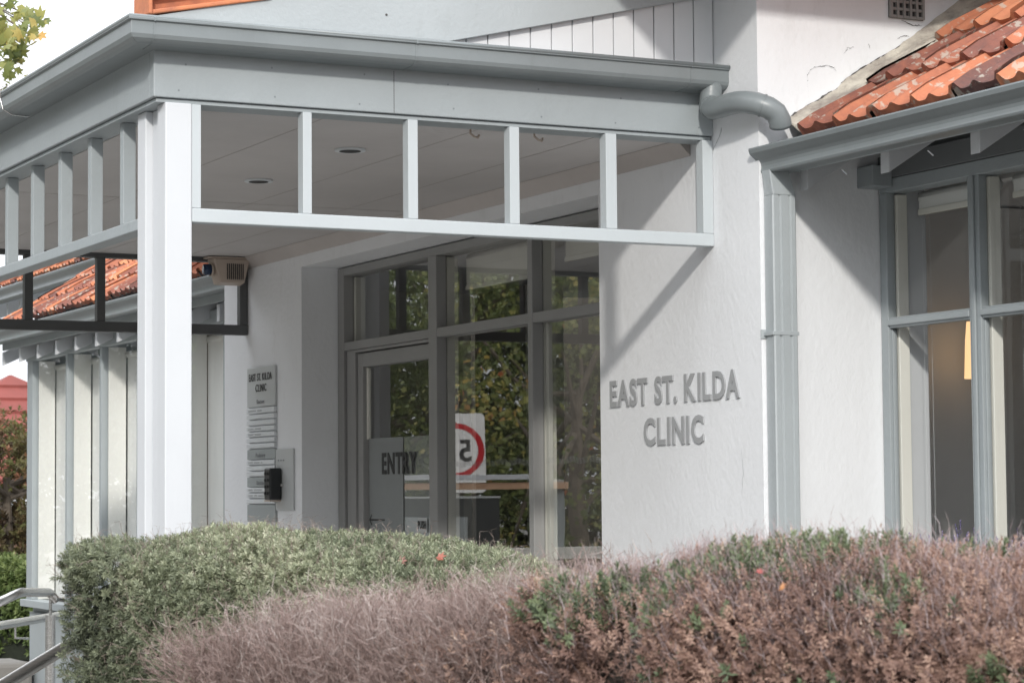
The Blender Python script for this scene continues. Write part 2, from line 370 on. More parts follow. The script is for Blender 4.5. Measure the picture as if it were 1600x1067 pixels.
pane(-9.461, -8.575, YG1-.004, 2.192, 2.515, ef, M['glass']); pane(-9.461, -8.575, YG1-.004, .35, 2.151, ef, M['glass'])
pane(-8.532, -7.635, YG1-.004, 2.192, 2.515, ef, M['glass']); pane(-8.532, -7.635, YG1-.004, .35, 2.151, ef, M['glass'])
bx('beading', M['cream'], ef, -8.525, -8.50, 4.452, 4.47, .35, 2.15, bevel=.001)
# manifestation band of fine etched strokes on the two fixed panes
mb = MB()
for x0, x1 in ((-9.44, -8.60), (-8.50, -7.66)):
    mb = MB(); x = x0
    while x < x1:
        z = 1.575+.004*math.sin(x*40); mb.add([(x, YG1-.008, z), (x+.0015, YG1-.008, z), (x+.0065, YG1-.008, z+.024), (x+.005, YG1-.008, z+.024)], [(0, 1, 2, 3)]); x += .012
    mb.build('etched_band', M['letter'], ef)
# door
dr = MB()
dr.box(-10.503, -10.403, YG0+.008, YG1+.02, .02, 2.149)      # frame to the left of the leaf
dr.box(-10.403, -9.55, YG0+.006, YG1+.02, 2.136, 2.149)
dr.build('door_frame', M['entrygrey'], B, .002)
d2 = MB(); d2.box(-10.397, -10.335, YG0+.018, YG1+.012, .03, 2.130); d2.box(-9.562, -9.5485, YG0+.018, YG1+.012, .03, 2.130)
d2.box(-10.335, -9.562, YG0+.018, YG1+.012, 2.064, 2.130); d2.box(-10.335, -9.562, YG0+.018, YG1+.012, .03, .25)
door = d2.build('door', M['entrygrey'], B, .003)
bx('glazing_bead', M['cream'], door, -10.335, -10.325, YG1-.012, YG1+.006, 1.72, 2.06, bevel=.001)
pane(-10.335, -9.562, YG1-.002, .25, 2.064, door, M['glass'])
MB().box(-10.325, -9.930, YG1-.0055, YG1-.0035, .26, 1.722).build('frosted_film', M['film'], door)
MB().box(-9.9295, -9.564, YG1+.001, YG1+.004, .26, 1.722).build('frosted_film', mat('frosted_film_dim', (.40, .41, .41), .7, .04, 4), door)
text('ENTRY', (-10.168, YG1-.0065, 1.556), .389, .092, .002, M['blacktext'], door, bold=.03)
MB().box(-9.767, -9.667, YG1-.007, YG1-.0035, 1.285, 1.352).build('push_sign', M['signplate'], door, .001)
text('PUSH', (-9.762, YG1-.0085, 1.303), .09, .033, .001, M['blacktext'], door, bold=.03, name='push_lettering')
a = MB(); a.box(-10.31, -10.14, YG1-.0072, YG1-.006, 1.335, 1.343)
a.add([(-10.322, YG1-.0074, 1.339), (-10.292, YG1-.0074, 1.366), (-10.287, YG1-.0074, 1.360), (-10.309, YG1-.0074, 1.339), (-10.287, YG1-.0074, 1.318), (-10.292, YG1-.0074, 1.312)], [(0, 3, 2, 1), (0, 5, 4, 3)])
a.build('door_notice', M['blacktext'], door)
a = MB()
for i, (w0, w1) in enumerate(((-10.28, -10.19), (-10.275, -10.18), (-10.31, -10.14))): a.box(w0, w1, YG1-.0072, YG1-.006, 1.296-i*.017, 1.302-i*.017)
a.build('notice_line', M['greytext'], door)
MB().box(-9.60, -9.563, YG1-.006, YG1-.004, 1.73, 1.765).build('sticker', M['slat'], door)
# entry interior ---------------------------------------------------
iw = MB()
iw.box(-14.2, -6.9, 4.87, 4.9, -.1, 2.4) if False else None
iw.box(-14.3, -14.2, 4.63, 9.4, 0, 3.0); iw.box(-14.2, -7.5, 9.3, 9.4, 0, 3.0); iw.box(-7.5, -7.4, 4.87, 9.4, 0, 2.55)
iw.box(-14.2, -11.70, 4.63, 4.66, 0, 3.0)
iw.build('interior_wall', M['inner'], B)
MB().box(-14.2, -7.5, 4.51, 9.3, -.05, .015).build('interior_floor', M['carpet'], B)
MB().box(-14.2, -11.71, 4.67, 9.29, 2.9, 2.95).box(-11.71, -7.51, 4.51, 9.29, 2.60, 2.64).build('interior_ceiling', M['cream'], B) if False else None
bx('inner_partition', M['cream'], B, -10.95, -10.75, 5.6, 5.72, .02, 2.55)
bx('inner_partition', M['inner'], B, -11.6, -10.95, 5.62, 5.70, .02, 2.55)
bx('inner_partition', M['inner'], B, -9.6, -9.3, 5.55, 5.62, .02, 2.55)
def roller(x0, x1, y, z, zb, parent_loc, label, m=None, r=.028):
    rb = empty('roller_blind', (x0, y, z), label, 'blind')
    MB().tube([(x0, y, z), (x1, y, z)], r, 14).build('roll', m or M['blind'], rb, smooth=True)
    MB().box(x0+.01, x1-.01, y-.002-r, y-r+.0, zb, z).build('fabric', m or M['blind'], rb)
    MB().box(x0+.01, x1-.01, y-.008-r, y+.006-r, zb-.02, zb).build('bottom_rail', m or M['cream'], rb, .002)
    return rb
roller(-9.44, -8.60, 4.56, 2.50, 2.38, None, 'rolled-up cream blind at the top of the middle entry window', M['cream'])
roller(-8.50, -7.66, 4.56, 2.50, 2.42, None, 'rolled-up cream blind in the entry window beside the lettered wall', M['cream'])
# right wing: windows ----------------------------------------------
YW = 4.686
MB().box(-6.528, -4.0, YW+.02, YW+.16, -.15, .835).build('wall', M['stucco'], B)
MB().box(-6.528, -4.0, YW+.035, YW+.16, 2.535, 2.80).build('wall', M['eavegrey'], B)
MB().box(-4.0, -3.9, 4.70, 7.5, -.15, 2.80).build('wall', M['stucco'], B)
wf = MB()
wf.box(-6.526, -6.485, YW, YW+.034, .88, 2.455); wf.box(-6.521, -4.01, YW-.004, YW+.075, 2.455, 2.50)
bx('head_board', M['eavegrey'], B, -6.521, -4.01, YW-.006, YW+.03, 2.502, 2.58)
XM = [(-6.048, -5.990), (-5.55, -5.492), (-5.05, -4.992), (-4.55, -4.492)]
for m0, m1 in XM: wf.box(m0, m1, YW+.001, YW+.034, .88, 2.455); wf.box(m0+.02, m1-.02, YW-.008, YW+.0005, .88, 2.455)
ed = [-6.485]+[v for mm in XM for v in mm]+[-4.07]; wf.box(-4.07, -4.01, YW, YW+.07, .88, 2.455)
wf.box(-6.521, -4.01, YW-.03, YW+.08, .84, .88)
for i in range(0, len(ed)-1, 2):
    wf.box(ed[i], ed[i+1], YW+.004, YW+.032, 1.998, 2.034); wf.box(ed[i], ed[i+1], YW-.004, YW+.0035, 2.006, 2.026)
    wf.box(ed[i]+.0005, ed[i]+.006, YW+.012, YW+.031, .885, 1.994); wf.box(ed[i+1]-.006, ed[i+1]-.0005, YW+.012, YW+.031, .885, 1.994)
wfo = wf.build('window_frame', M['grey'], B, .004)
ci = MB()
for i in range(0, len(ed)-1, 2):
    ci.box(ed[i]-.004, ed[i]+.012, YW+.036, YW+.078, .88, 2.45); ci.box(ed[i+1]-.012, ed[i+1]+.004, YW+.036, YW+.078, .88, 2.45)
ci.build('inner_frame', M['cream'], wfo, .002)
for i in range(0, len(ed)-1, 2):
    pane(ed[i], ed[i+1], YW+.022, .88, 1.996, wfo, M['glassr']); pane(ed[i], ed[i+1], YW+.022, 2.034, 2.455, wfo, M['glassr'])
bx('wall_block', M['grey'], B, -6.53, -6.44, 4.60, 4.68, 2.47, 2.54)
# room behind the right windows
ir = MB(); ir.box(-7.39, -3.9, 9.0, 9.1, 0, 2.7); ir.box(-7.39, -7.30, 4.87, 9.0, 0, 2.55); ir.box(-3.98, -3.9, 7.5, 9.0, 0, 2.7)
ir.build('interior_wall', M['innergrey'], B)
bx('interior_wall', M['white'], B, -6.60, -6.492, 4.770, 4.855, .0, 2.5)
bx('interior_sill', M['white'], B, -6.49, -4.05, 4.770, 4.90, .84, .87)
MB().box(-6.60, -4.0, 4.85, 4.90, 2.46, 2.62).build('interior_lintel', M['innergrey'], B)
MB().box(-7.30, -4.0, 4.87, 9.0, -.05, .0).build('interior_floor', M['carpet'], B)
MB().box(-7.30, -4.0, 4.95, 9.0, 2.62, 2.66).build('interior_ceiling', M['white'], B)
bx('inner_partition', M['innergrey'], B, -7.29, -5.0, 7.9, 8.0, .0, 2.60)
roller(-6.46, -6.06, 4.82, 2.44, 2.40, None, 'rolled-up white blind in the window next to the downpipe', r=.022)
roller(-5.96, -5.57, 4.82, 2.44, 2.40, None, 'rolled-up white blind in the window at the right edge of the picture', r=.022)
def chain(x, y, z0, z1, label, cat='blind chain'):
    E_ = empty('blind_chain', (x, y, z0), label, cat, 'bead chains of the window blinds')
    n = int((z1-z0)/.009); R = .0023
    for sx in (0, .042):
        mb = MB()
        for i in range(n):
            z = z0+i*.009; c = (x+sx, y, z)
            mb.add([(c[0]-R, c[1], z), (c[0], c[1]-R, z), (c[0]+R, c[1], z), (c[0], c[1]+R, z), (c[0], c[1], z-R), (c[0], c[1], z+R)],
                   [(0, 1, 5), (1, 2, 5), (2, 3, 5), (3, 0, 5), (1, 0, 4), (2, 1, 4), (3, 2, 4), (0, 3, 4)])
        mb.build('strand', M['slat'], E_)
chain(-6.44, 4.80, .9, 2.38, 'beaded blind chain hanging in the window next to the downpipe')
chain(-5.925, 4.80, .9, 2.38, 'beaded blind chain hanging in the window at the right edge')
# pendant lamp
pl = atd(1521, 548, 8.9)
PL = empty('pendant_lamp', tuple(pl), 'glowing warm tapered glass pendant lamp seen through the right window', 'lamp')
sh = emit('lamp_glass', (1.0, .62, .30), 1.15)
MB().tube([pl+np.array([0, 0, .11]), pl+np.array([0, 0, .04]), pl+np.array([0, 0, -.105])], [.024, .030, .036], 20).build('lamp_shade', sh, PL, smooth=True)
MB().tube([pl+np.array([0, 0, .113]), (pl[0], pl[1], 2.615)], .004, 6).build('cord', M['black'], PL)
# picture on the wall in the right window
pc = at(1585, 470, 'Y', 7.88)
bx('picture_frame', mat('brown_picture', (.16, .07, .05), .5, .2, 9), None, pc[0]-.22, pc[0]+.25, 7.86, 7.895, pc[2]-.45, pc[2]+.28)
tag(bpy.data.objects['picture_frame'], 'dark brown framed picture on the wall inside the right-hand room', 'picture')
# right wing: eave, rafters, gutter, tiles --------------------------
SL = .613
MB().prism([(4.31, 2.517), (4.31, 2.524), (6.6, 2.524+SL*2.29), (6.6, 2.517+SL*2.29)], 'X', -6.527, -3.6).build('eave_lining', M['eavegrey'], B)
bx('fascia', M['grey'], B, -6.527, -3.6, 4.30+.008, 4.325, 2.43+.075, 2.60)
for i in range(6): tail(B, -6.455+i*.452, 4.335, 4.70, 2.512, SL, h=.07)
ogee('gutter', -6.545, -3.6, B)
cl = MB()
for i in range(5):
    x = -6.19+i*.452; MB().add([(x, 4.30, 2.475), (x+.008, 4.30, 2.475), (x+.014, 4.315, 2.460), (x+.008, 4.315, 2.458)], [(0, 1, 2, 3)]).build('gutter_clip', M['white'], B)
tile_slope('roof_tiles', -6.405, -3.6, 4.300, 2.608, SL, 8, B, seed=5, nu=26, nv=6)
MB().prism([(6.55, 2.6+SL*2.2), (6.62, 2.6+SL*2.2), (6.62, 4.12), (6.55, 4.12)], 'X', -6.5, -3.6).build('ridge_board', M['terraflat'], B) if False else None
# mortar fillet against the wall, with its crack
XWALL = -6.53
top = [(1226, 187), (1240, 178), (1255, 168), (1271, 160), (1290, 149), (1311, 138), (1315, 128), (1335, 114), (1359, 99), (1392, 81), (1416, 64), (1450, 38), (1490, 8), (1530, -25)]
tp = [at(x, y, 'X', XWALL) for x, y in top]
mb = MB(); n = len(tp)
rr_ = np.random.default_rng(3)
for q in tp:
    zr = 2.622+SL*(q[1]-4.30)
    mb.v += [(XWALL+.001, q[1], q[2]), (XWALL+.022+rr_.normal(0, .004), q[1], q[2]-.012), (XWALL+.065+rr_.normal(0, .006), q[1], (q[2]+zr)/2-.005+rr_.normal(0, .006)), (XWALL+.125+rr_.normal(0, .010), q[1], zr+.034+rr_.normal(0, .006)), (XWALL+.135, q[1], zr-.03)]
for i in range(n-1):
    for j in range(4): mb.f.append((i*5+j, i*5+j+1, (i+1)*5+j+1, (i+1)*5+j))
mb.f.append((0, 1, 2, 3, 4))
mf = mb.build('mortar_fillet', M['mortar'], B, smooth=False)
md = mf.modifiers.new('sub', 'SUBSURF'); md.levels = 3; md.render_levels = 3
tx = bpy.data.textures.new('rough', 'CLOUDS'); tx.noise_scale = .03; dm = mf.modifiers.new('disp', 'DISPLACE'); dm.texture = tx; dm.strength = .012; dm.mid_level = .5
def crack(pts, w0, ax, v, off, m=None):
    P3 = [at(x, y, ax, v) for x, y in pts]; fine = []
    for a, b in zip(P3[:-1], P3[1:]):
        for t in np.linspace(0, 1, 6, endpoint=False): fine.append(a+(b-a)*t+np.array([0, rr_.normal(0, .0012), rr_.normal(0, .0015)]))
    fine.append(P3[-1]); mb = MB()
    for i, q in enumerate(fine):
        wd = w0*abs(rr_.normal(.7, .45))*min(1, (i+1)/4, (len(fine)-i)/4)+.0004
        mb.v += [(off, q[1], q[2]-wd/2), (off, q[1], q[2]+wd/2)]
    for i in range(len(fine)-1): mb.f.append((2*i, 2*i+1, 2*i+3, 2*i+2))
    mb.build('crack', m or M['crack'], B)
crack([(1224, 189), (1240, 179), (1271, 161), (1290, 149), (1312, 138)], .007, 'X', XWALL, XWALL+.0035)
crack([(1313, 130), (1335, 114), (1359, 99), (1392, 81), (1418, 63)], .005, 'X', XWALL, XWALL+.0035)
crack([(1262, 138), (1261, 118), (1266, 109), (1278, 104), (1292, 103), (1303, 107), (1306, 112)], .0018, 'X', XWALL, XWALL+.0025, M['greytext'])
crack([(1318, 84), (1324, 76), (1334, 74)], .0014, 'X', XWALL, XWALL+.0025, M['greytext'])
crack([(1357, 68), (1359, 78)], .002, 'X', XWALL, XWALL+.0025)
crack([(1408, 33), (1425, 40), (1440, 41)], .002, 'X', XWALL, XWALL+.0025)
crack([(1400, 62), (1412, 56), (1420, 58)], .002, 'X', XWALL, XWALL+.0025)
crack([(1262, 138), (1264, 165)], .0008, 'X', XWALL, XWALL+.0025, M['greytext'])
def crack_y(pts, w0, off, m):
    P3 = [at(x, y, 'Y', off) for x, y in pts]; fine = []
    for a, b in zip(P3[:-1], P3[1:]):
        for t in np.linspace(0, 1, 5, endpoint=False): fine.append(a+(b-a)*t+np.array([rr_.normal(0, .0012), 0, rr_.normal(0, .0012)]))
    fine.append(P3[-1]); mb = MB()
    for i, q in enumerate(fine):
        wd = w0*abs(rr_.normal(.7, .4))*min(1, (i+1)/3, (len(fine)-i)/3)+.0003; mb.v += [(q[0]-wd/2, off, q[2]), (q[0]+wd/2, off, q[2])]
    for i in range(len(fine)-1): mb.f.append((2*i, 2*i+1, 2*i+3, 2*i+2))
    mb.build('crack', m, B)
crack_y([(1128, 200), (1124, 214), (1118, 226), (1112, 240)], .0030, 4.2085, M['greytext'])
crack_y([(1116, 222), (1112, 250), (1113, 300), (1115, 345)], .0022, 4.2085, M['letter'])
crack_y([(1158, 700), (1161, 735), (1159, 770)], .0012, 4.2085, M['letter'])
# wall vent
v0 = at(1387, -22, 'X', XWALL); v1 = at(1441, 36, 'X', XWALL)
y0, y1, z0, z1 = 4.742, 4.885, 3.065, 3.205
V = MB(); V.box(XWALL+.001, XWALL+.004, y0, y1, z0, z1); vo = V.build('wall_vent', M['ventdark'], B)
V = MB()
for i in range(6): 
    y = y0+(y1-y0-.010)*i/5; V.box(XWALL+.004, XWALL+.016, y, y+.010, z0, z1)
for i in range(6):
    z = z0+(z1-z0-.010)*i/5; V.box(XWALL+.0045, XWALL+.013, y0+.001, y1-.001, z, z+.010)
V.build('grille', M['vent'], vo, .001)
# rectangular downpipe in the corner
pp = MB(); prof = [(-6.525, 4.225), (-6.473, 4.222), (-6.470, 4.227), (-6.470, 4.243), (-6.476, 4.247), (-6.476, 4.252), (-6.470, 4.256), (-6.470, 4.283), (-6.476, 4.287), (-6.476, 4.291), (-6.470, 4.295), (-6.470, 4.310), (-6.475, 4.315), (-6.525, 4.315)]
pp.prism(prof, 'Z', -.1, 2.425)
po = pp.build('downpipe', M['palegrey'], B)
tb = MB(); 
lo = [(-6.525, 4.225), (-6.470, 4.225), (-6.470, 4.315), (-6.525, 4.315)]; hi = [(-6.522, 4.215), (-6.475, 4.215), (-6.475, 4.29), (-6.522, 4.29)]
tb.add([(x, y, 2.425) for x, y in lo]+[(x, y, 2.508) for x, y in hi], [(0, 1, 5, 4), (1, 2, 6, 5), (2, 3, 7, 6), (3, 0, 4, 7), (4, 5, 6, 7), (3, 2, 1, 0)]).build('outlet', M['palegrey'], po, .003)
MB().box(-6.528, -6.4685, 4.216, 4.318, 1.964, 1.976).box(-6.528, -6.5255, 4.205, 4.330, 1.955, 1.985).build('bracket', M['palegrey'], po, .001)
# round overflow pipe from the porch gutter round the pier
path = [(-6.745, 4.165, 2.83), (-6.745, 4.160, 2.79), (-6.735, 4.150, 2.755), (-6.70, 4.142, 2.737), (-6.655, 4.140, 2.735), (-6.60, 4.142, 2.737), (-6.55, 4.145, 2.736), (-6.51, 4.152, 2.731), (-6.475, 4.170, 2.722), (-6.452, 4.200, 2.707), (-6.445, 4.225, 2.690), (-6.445, 4.240, 2.665), (-6.452, 4.247, 2.648)]
pf = [np.array(p) for p in path]; sm = []
for i in range(len(pf)-1):
    for t in (0, .5): sm.append(pf[i]*(1-t)+pf[i+1]*t)
sm.append(pf[-1]); RP = .037
ov = MB().tube(sm, RP, 24).build('overflow_pipe', M['greygutter'], B, smooth=True)
for k in (5, 17): MB().tube([sm[k]-(sm[k+1]-sm[k])*.12, sm[k]+(sm[k+1]-sm[k])*.12], RP+.0025, 24).build('joint_ring', M['greygutter'], ov)
# ---------------------------------------------------------------- porch
X0 = -6.812; XF = -11.34; YP = 2.225
fb = MB(); fb.box(X0-.04, X0, YP, 4.21, 2.664, 2.852); fb.build('fascia', M['grey'], B, .003)
fb = MB(); fb.box(XF-.10, X0-.04, YP, YP+.04, 2.6645, 2.852); fb.build('fascia', M['grey'], B, .003)
bx('beam', M['grey'], B, X0-.14, X0-.043, YP+.05, 4.21, 2.668, 2.76); bx('beam', M['grey'], B, XF-.10, X0-.143, YP+.043, YP+.14, 2.668, 2.76)
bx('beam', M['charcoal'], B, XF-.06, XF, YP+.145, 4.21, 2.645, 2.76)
# soffit lip under fascia
bx('soffit_strip', M['grey'], B, X0-.115, X0-.012, YP+.012, 4.205, 2.650, 2.662, bevel=.001)
bx('soffit_strip', M['grey'], B, XF-.1, X0-.118, YP+.012, YP+.105, 2.651, 2.662, bevel=.001)
cm = MB(); cm.box(XF+.003, X0-.143, YP+.143, 4.209, 2.668, 2.68); cl_ = cm.build('porch_ceiling', M['ceil'], B)
a = MB()
for y in (2.86, 3.42, 3.86): a.box(XF+.01, X0-.15, y, y+.003, 2.6669, 2.6676)
for x in (-9.2,): a.box(x, x+.003, 2.38, 4.15, 2.6668, 2.6675)
a.build('cover_strip', mat('seam', (.44, .41, .40), .8), cl_)
MB().prism([(4.155, 2.667), (4.209, 2.667), (4.209, 2.615)], 'X', XF+.01, X0-.15).build('cornice', mat('cornice_paint', (.5, .46, .44), .6), cl_, .002)
def downlight(px, py):
    p = at(px, py, 'Z', 2.667); o = MB().tube([(p[0], p[1], 2.667), (p[0], p[1], 2.661)], .055, 24).build('downlight', M['slat'], B)
    MB().tube([(p[0], p[1], 2.6605), (p[0], p[1], 2.6595)], .038, 20).build('lamp_recess', M['ventdark'], o)
downlight(404, 282); downlight(547, 234)
for px, py in ((735, 205), (835, 210)):
    p = at(px, py, 'Z', 2.66); MB().tube([(p[0], p[1], 2.668), (p[0], p[1], 2.652), (p[0]+.004, p[1]+.012, 2.641), (p[0]+.004, p[1]+.026, 2.638), (p[0], p[1]+.032, 2.648)], .004, 8).build('ceiling_hook', M['beige'], B)
for y in (3.02,): bx('joint', M['crack'], B, X0-.001, X0+.0006, y, y+.0018, 2.666, 2.80, bevel=0)
nr = np.random.default_rng(77)
for y in np.arange(2.30, 4.2, .31):
    for z in (2.69, 2.775):
        yy, zz_ = y+nr.normal(0, .01), z+nr.normal(0, .004); MB().tube([(X0-.001, yy, zz_), (X0+.0008, yy, zz_)], .0032, 8).build('nail_head', M['greygutter'], B)
# posts
bx('porch_post', M['white'], B, X0-.078, X0, 2.262, 2.347, -.0, 2.650, bevel=.004)
bx('porch_post', M['white'], B, X0-.275, X0-.195, 2.262, 2.345, -.0, 2.650, bevel=.004)
bx('porch_post', M['white'], B, X0-.195, X0-.078, 2.285, 2.325, -.0, 2.650, bevel=.004)
bx('porch_post', M['white'], B, XF-.08, XF, 2.262, 2.345, -.0, 2.650, bevel=.004)
# rails and balusters
bx('porch_rail', M['lightgrey'], B, X0-.05, X0-.001, 2.348, 4.209, 2.287, 2.330, bevel=.003)
bx('porch_rail', M['grey'], B, XF+.001, X0-.277, 2.263, 2.325, 2.287, 2.323, bevel=.003)
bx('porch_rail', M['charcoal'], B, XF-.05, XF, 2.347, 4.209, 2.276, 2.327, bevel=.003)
for y0, y1 in ((2.348, 2.377), (2.711, 2.741), (3.071, 3.105), (3.434, 3.469), (3.792, 3.833), (4.168, 4.209)):
    bx('baluster', M['lightgrey'], B, X0-.047, X0-.003, y0, y1, 2.3305, 2.649, bevel=.002)
for i in range(12):
    x = -7.247-.357*i
    if x-.035 > XF+.05: bx('baluster', M['grey'], B, x-.035, x, 2.266, 2.308, 2.3235, 2.650, bevel=.002)
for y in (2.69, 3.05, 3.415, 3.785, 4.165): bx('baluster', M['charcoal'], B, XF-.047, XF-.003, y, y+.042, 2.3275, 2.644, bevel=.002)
# porch gutters (quad profile), mitred at the corner
QG = [(.0004, 0), (.108, 0), (.113, -.004), (.113, -.012), (.105, -.014), (.105, -.052), (.100, -.064), (.090, -.072), (.075, -.077), (.0004, -.080)]
def gut_mesh():
    mb = MB(); n = len(QG); rings = []
    ZT = 2.885
    for (ox, oy, ex, ey) in ((X0, 4.245, 1, 0), (X0, YP, 1, -1), (-11.6, YP, 0, -1)):
        rings.append([(ox+ex*p[0], oy+ey*p[0], ZT+p[1]) for p in QG])
    vs = [q for r in rings for q in r]; fs = []
    for i in range(2):
        for j in range(n): k = (j+1) % n; fs.append((i*n+j, i*n+k, (i+1)*n+k, (i+1)*n+j))
    fs += [tuple(range(n)), tuple(range(3*n-1, 2*n-1, -1))]
    return mb.add(vs, fs).build('gutter', M['greygutter'], B, .0015)
pg = gut_mesh()
MB().tube([(X0+.109, 4.247, 2.882), (X0+.109, YP-.109, 2.882), (-11.6, YP-.109, 2.882)], .0075, 12).build('rolled_lip', M['greygutter'], pg, smooth=True)
def gring(y, parent, w_=.004):      # joint strap around the porch-end gutter
    pts = [(X0+p[0]+(.0015 if p[0] > .01 else 0), 2.885+p[1]-(.0015 if p[1] < -.01 else -.0015)) for p in QG]
    MB().prism(pts, 'Y', y, y+w_).build('joint', M['greygutter'], parent)
gring(2.19, pg); gring(3.05, pg, .006); gring(4.06, pg, .003)
MB().prism([(p[0]+X0, 2.885+p[1]) for p in QG], 'Y', 4.2455, 4.249).build('end_cap', M['greygutter'], pg)
# wire strap on the front gutter, far left
px_ = -8.16
MB().tube([(px_, YP-.02, 2.80), (px_, YP-.08, 2.803), (px_+.004, YP-.113, 2.82), (px_-.004, YP-.122, 2.86), (px_, YP-.122, 2.89), (px_+.01, YP-.105, 2.902), (px_-.01, YP-.09, 2.895), (px_, YP-.07, 2.888)], .0028, 8).build('wire_strap', M['steel'], pg)
# gable over the porch end
gb = MB(); ny = 13
ys = [4.208-.078*i for i in range(0, 25)]
SB = .2385
def zl(y): return 2.913+SB*(y-3.24)
for i in range(24):
    ya, yb = ys[i+1]+.0022, ys[i]-.0022
    gb.prism([(ya, 2.872), (yb, 2.872), (yb, zl(yb)+.15), (ya, zl(ya)+.15)], 'X', X0-.012, X0+.012)
gb.build('gable_boards', M['boards'], B, .0015)
MB().prism([(2.26, 2.868), (4.208, 2.868), (4.208, zl(4.208)+.14), (2.26, zl(2.26)+.14)], 'X', X0-.03, X0-.014).build('gable_backing', M['crack'], B)
MB().prism([(2.212, 2.878), (2.30, 2.860), (3.016, 2.860), (4.209, zl(4.209)), (4.209, zl(4.209)+.235), (2.212, zl(2.212)+.235)], 'X', X0+.014, X0+.036).build('bargeboard', M['palegrey'], B, .002)
for i, y in enumerate((3.62, 2.98)): MB().tube([(X0+.036, y, zl(y)+.12), (X0+.0375, y, zl(y)+.12)], .004, 8).build('nail_head', M['crack'], B)
# verge tiles: open channel ends of terracotta along the barge
vt = []
def zt(y): return zl(y)+.228
for i in range(6):
    ya = 2.205+i*.37; yb = ya+.385; o_ = .02
    mb = MB()
    za, zb_ = zt(ya)+(.016 if i else .0), zt(yb)
    if i == 0: za += .012
    for (d0, d1, xa, xb) in ((.058, .078, X0-.10, X0+.050), (.0, .014, X0-.10, X0+.046), (.014, .058, X0-.10, X0+.008)):
        mb.prism([(ya, za+d0), (yb, zb_+d0), (yb, zb_+d1), (ya, za+d1)], 'X', xa, xb)
    mb.prism([(ya-.012, za-.001), (ya, za-.001), (ya, za+.079), (ya-.012, za+.070)], 'X', X0-.1, X0+.052)
    o = mb.build('verge_tile', M['terraflat'], B, .004)
tile_slope('roof_tiles', XF-.3, X0-.05, 2.25, 2.845, .2385, 6, B, seed=9, nu=12, nv=4)
# letters on the wall -----------------------------------------------
SGN = empty('wall_lettering', (-7.1, 4.205, 1.6), 'raised grey capitals reading EAST ST. KILDA CLINIC on the white rendered wall', 'lettering')
text('EAST ST. KILDA', (-7.547, 4.2085, 1.771), .885, .088, .005, M['letter'], SGN, split=True, name='letter', bold=.03, gap=.12)
text('CLINIC', (-7.302, 4.2085, 1.626), .408, .088, .005, M['letter'], SGN, split=True, name='letter', bold=.03, gap=.12)
# directory board ---------------------------------------------------
D = empty('directory_sign', (-11.14, 4.2, 1.3), 'tall grey directory board with name slats on the shaded porch wall', 'sign')
YD = 4.198; dx0, dx1 = -11.33, -10.936
def zz(py): return float(at(410, py, 'Y', YD)[2])
bx('backing', M['signplate'], D, dx0, dx1, YD, 4.209, zz(635), zz(573), bevel=.002)
text('EAST ST. KILDA', (dx0+.035, YD-.002, zz(594)), .32, .036, .0015, M['blacktext'], D, bold=.0, gap=.2)
text('CLINIC', (dx0+.13, YD-.002, zz(611)), .15, .036, .0015, M['blacktext'], D, bold=.0, gap=.2)
text('Doctors', (dx0+.145, YD-.002, zz(630)), .105, .020, .001, M['greytext'], D, bold=.01, name='heading')
def slat(p0, p1, words=None):
    o = MB().box(dx0, dx1, YD-.004, 4.209, zz(p1)+.002, zz(p0)-.002).build('name_slat', M['slat'], D, .002)
    if words:
        x = dx0+.03; mb = MB(); zc = (zz(p0)+zz(p1))/2-.006
        for wd in words:
            for c in range(int(wd/.011)): mb.box(x, x+.0055, YD-.0048, YD-.0041, zc+.001, zc+.009); x += .011
            x += .018
        mb.build('name_lettering', M['letter'], o)
ysl = [(636, 645.5), (646.5, 654.5), (655.5, 664), (665, 673), (674, 682), (683, 691), (692, 700)]
for i, (a_, b_) in enumerate(ysl): slat(a_, b_, {0: (.11, .07), 3: (.08, .09), 4: (.08, .09)}.get(i))
bx('heading_panel', M['signdark'], D, dx0, dx1, YD, 4.209, zz(717), zz(701.5), bevel=.002); text('Podiatry', (dx0+.13, YD-.002, zz(714)), .13, .020, .001, M['greytext'], D, bold=.01, name='heading')
slat(718, 726, (.07, .08, .03)); slat(727, 735); slat(736, 744)
bx('heading_panel', M['signdark'], D, dx0, dx1, YD, 4.209, zz(760.5), zz(745), bevel=.002); text('Dietitian', (dx0+.14, YD-.002, zz(757)), .11, .020, .001, M['greytext'], D, bold=.01, name='heading')
slat(761, 769, (.07, .11)); slat(770, 778, (.07, .05, .12)); slat(779, 787)
bx('lower_panel', M['signdark'], D, dx0, dx1, YD, 4.209, zz(815), zz(788), bevel=.002)
bx('lower_slat', M['letter'], D, dx0+.02, dx1-.03, YD, 4.209, zz(835), zz(825), bevel=.002)
# access panel plate with black key box -------------------------------
K = empty('key_box', (-10.86, 4.2, 1.4), 'black push-button key box on a pale metal plate beside the directory board', 'key box')
bx('back_plate', M['signplate'], K, -10.934, -10.70, 4.200, 4.2095, 1.385, 1.685, bevel=.002)
bx('body', M['black'], K, -10.925, -10.845, 4.135, 4.1995, 1.437, 1.592, bevel=.008)
a = MB()
for r_ in range(4):
    for c_ in range(2): a.tube([(-10.905+c_*.035, 4.1345, 1.565-r_*.032), (-10.905+c_*.035, 4.130, 1.565-r_*.032)], .007, 10)
a.build('button', M['ventdark'], K)
bx('base_bracket', M['beige'], K, -10.935, -10.86, 4.14, 4.1995, 1.428, 1.4365, bevel=.001)
MB().tube([(-10.835, 4.1995, 1.508), (-10.835, 4.185, 1.508)], .008, 12).build('lock', M['steel'], K)
a = MB()
for q in (-10.89, -10.855, -10.82): a.tube([(q, 4.1995, 1.63), (q, 4.196, 1.63)], .0035, 8)
a.build('screw', M['greytext'], K)
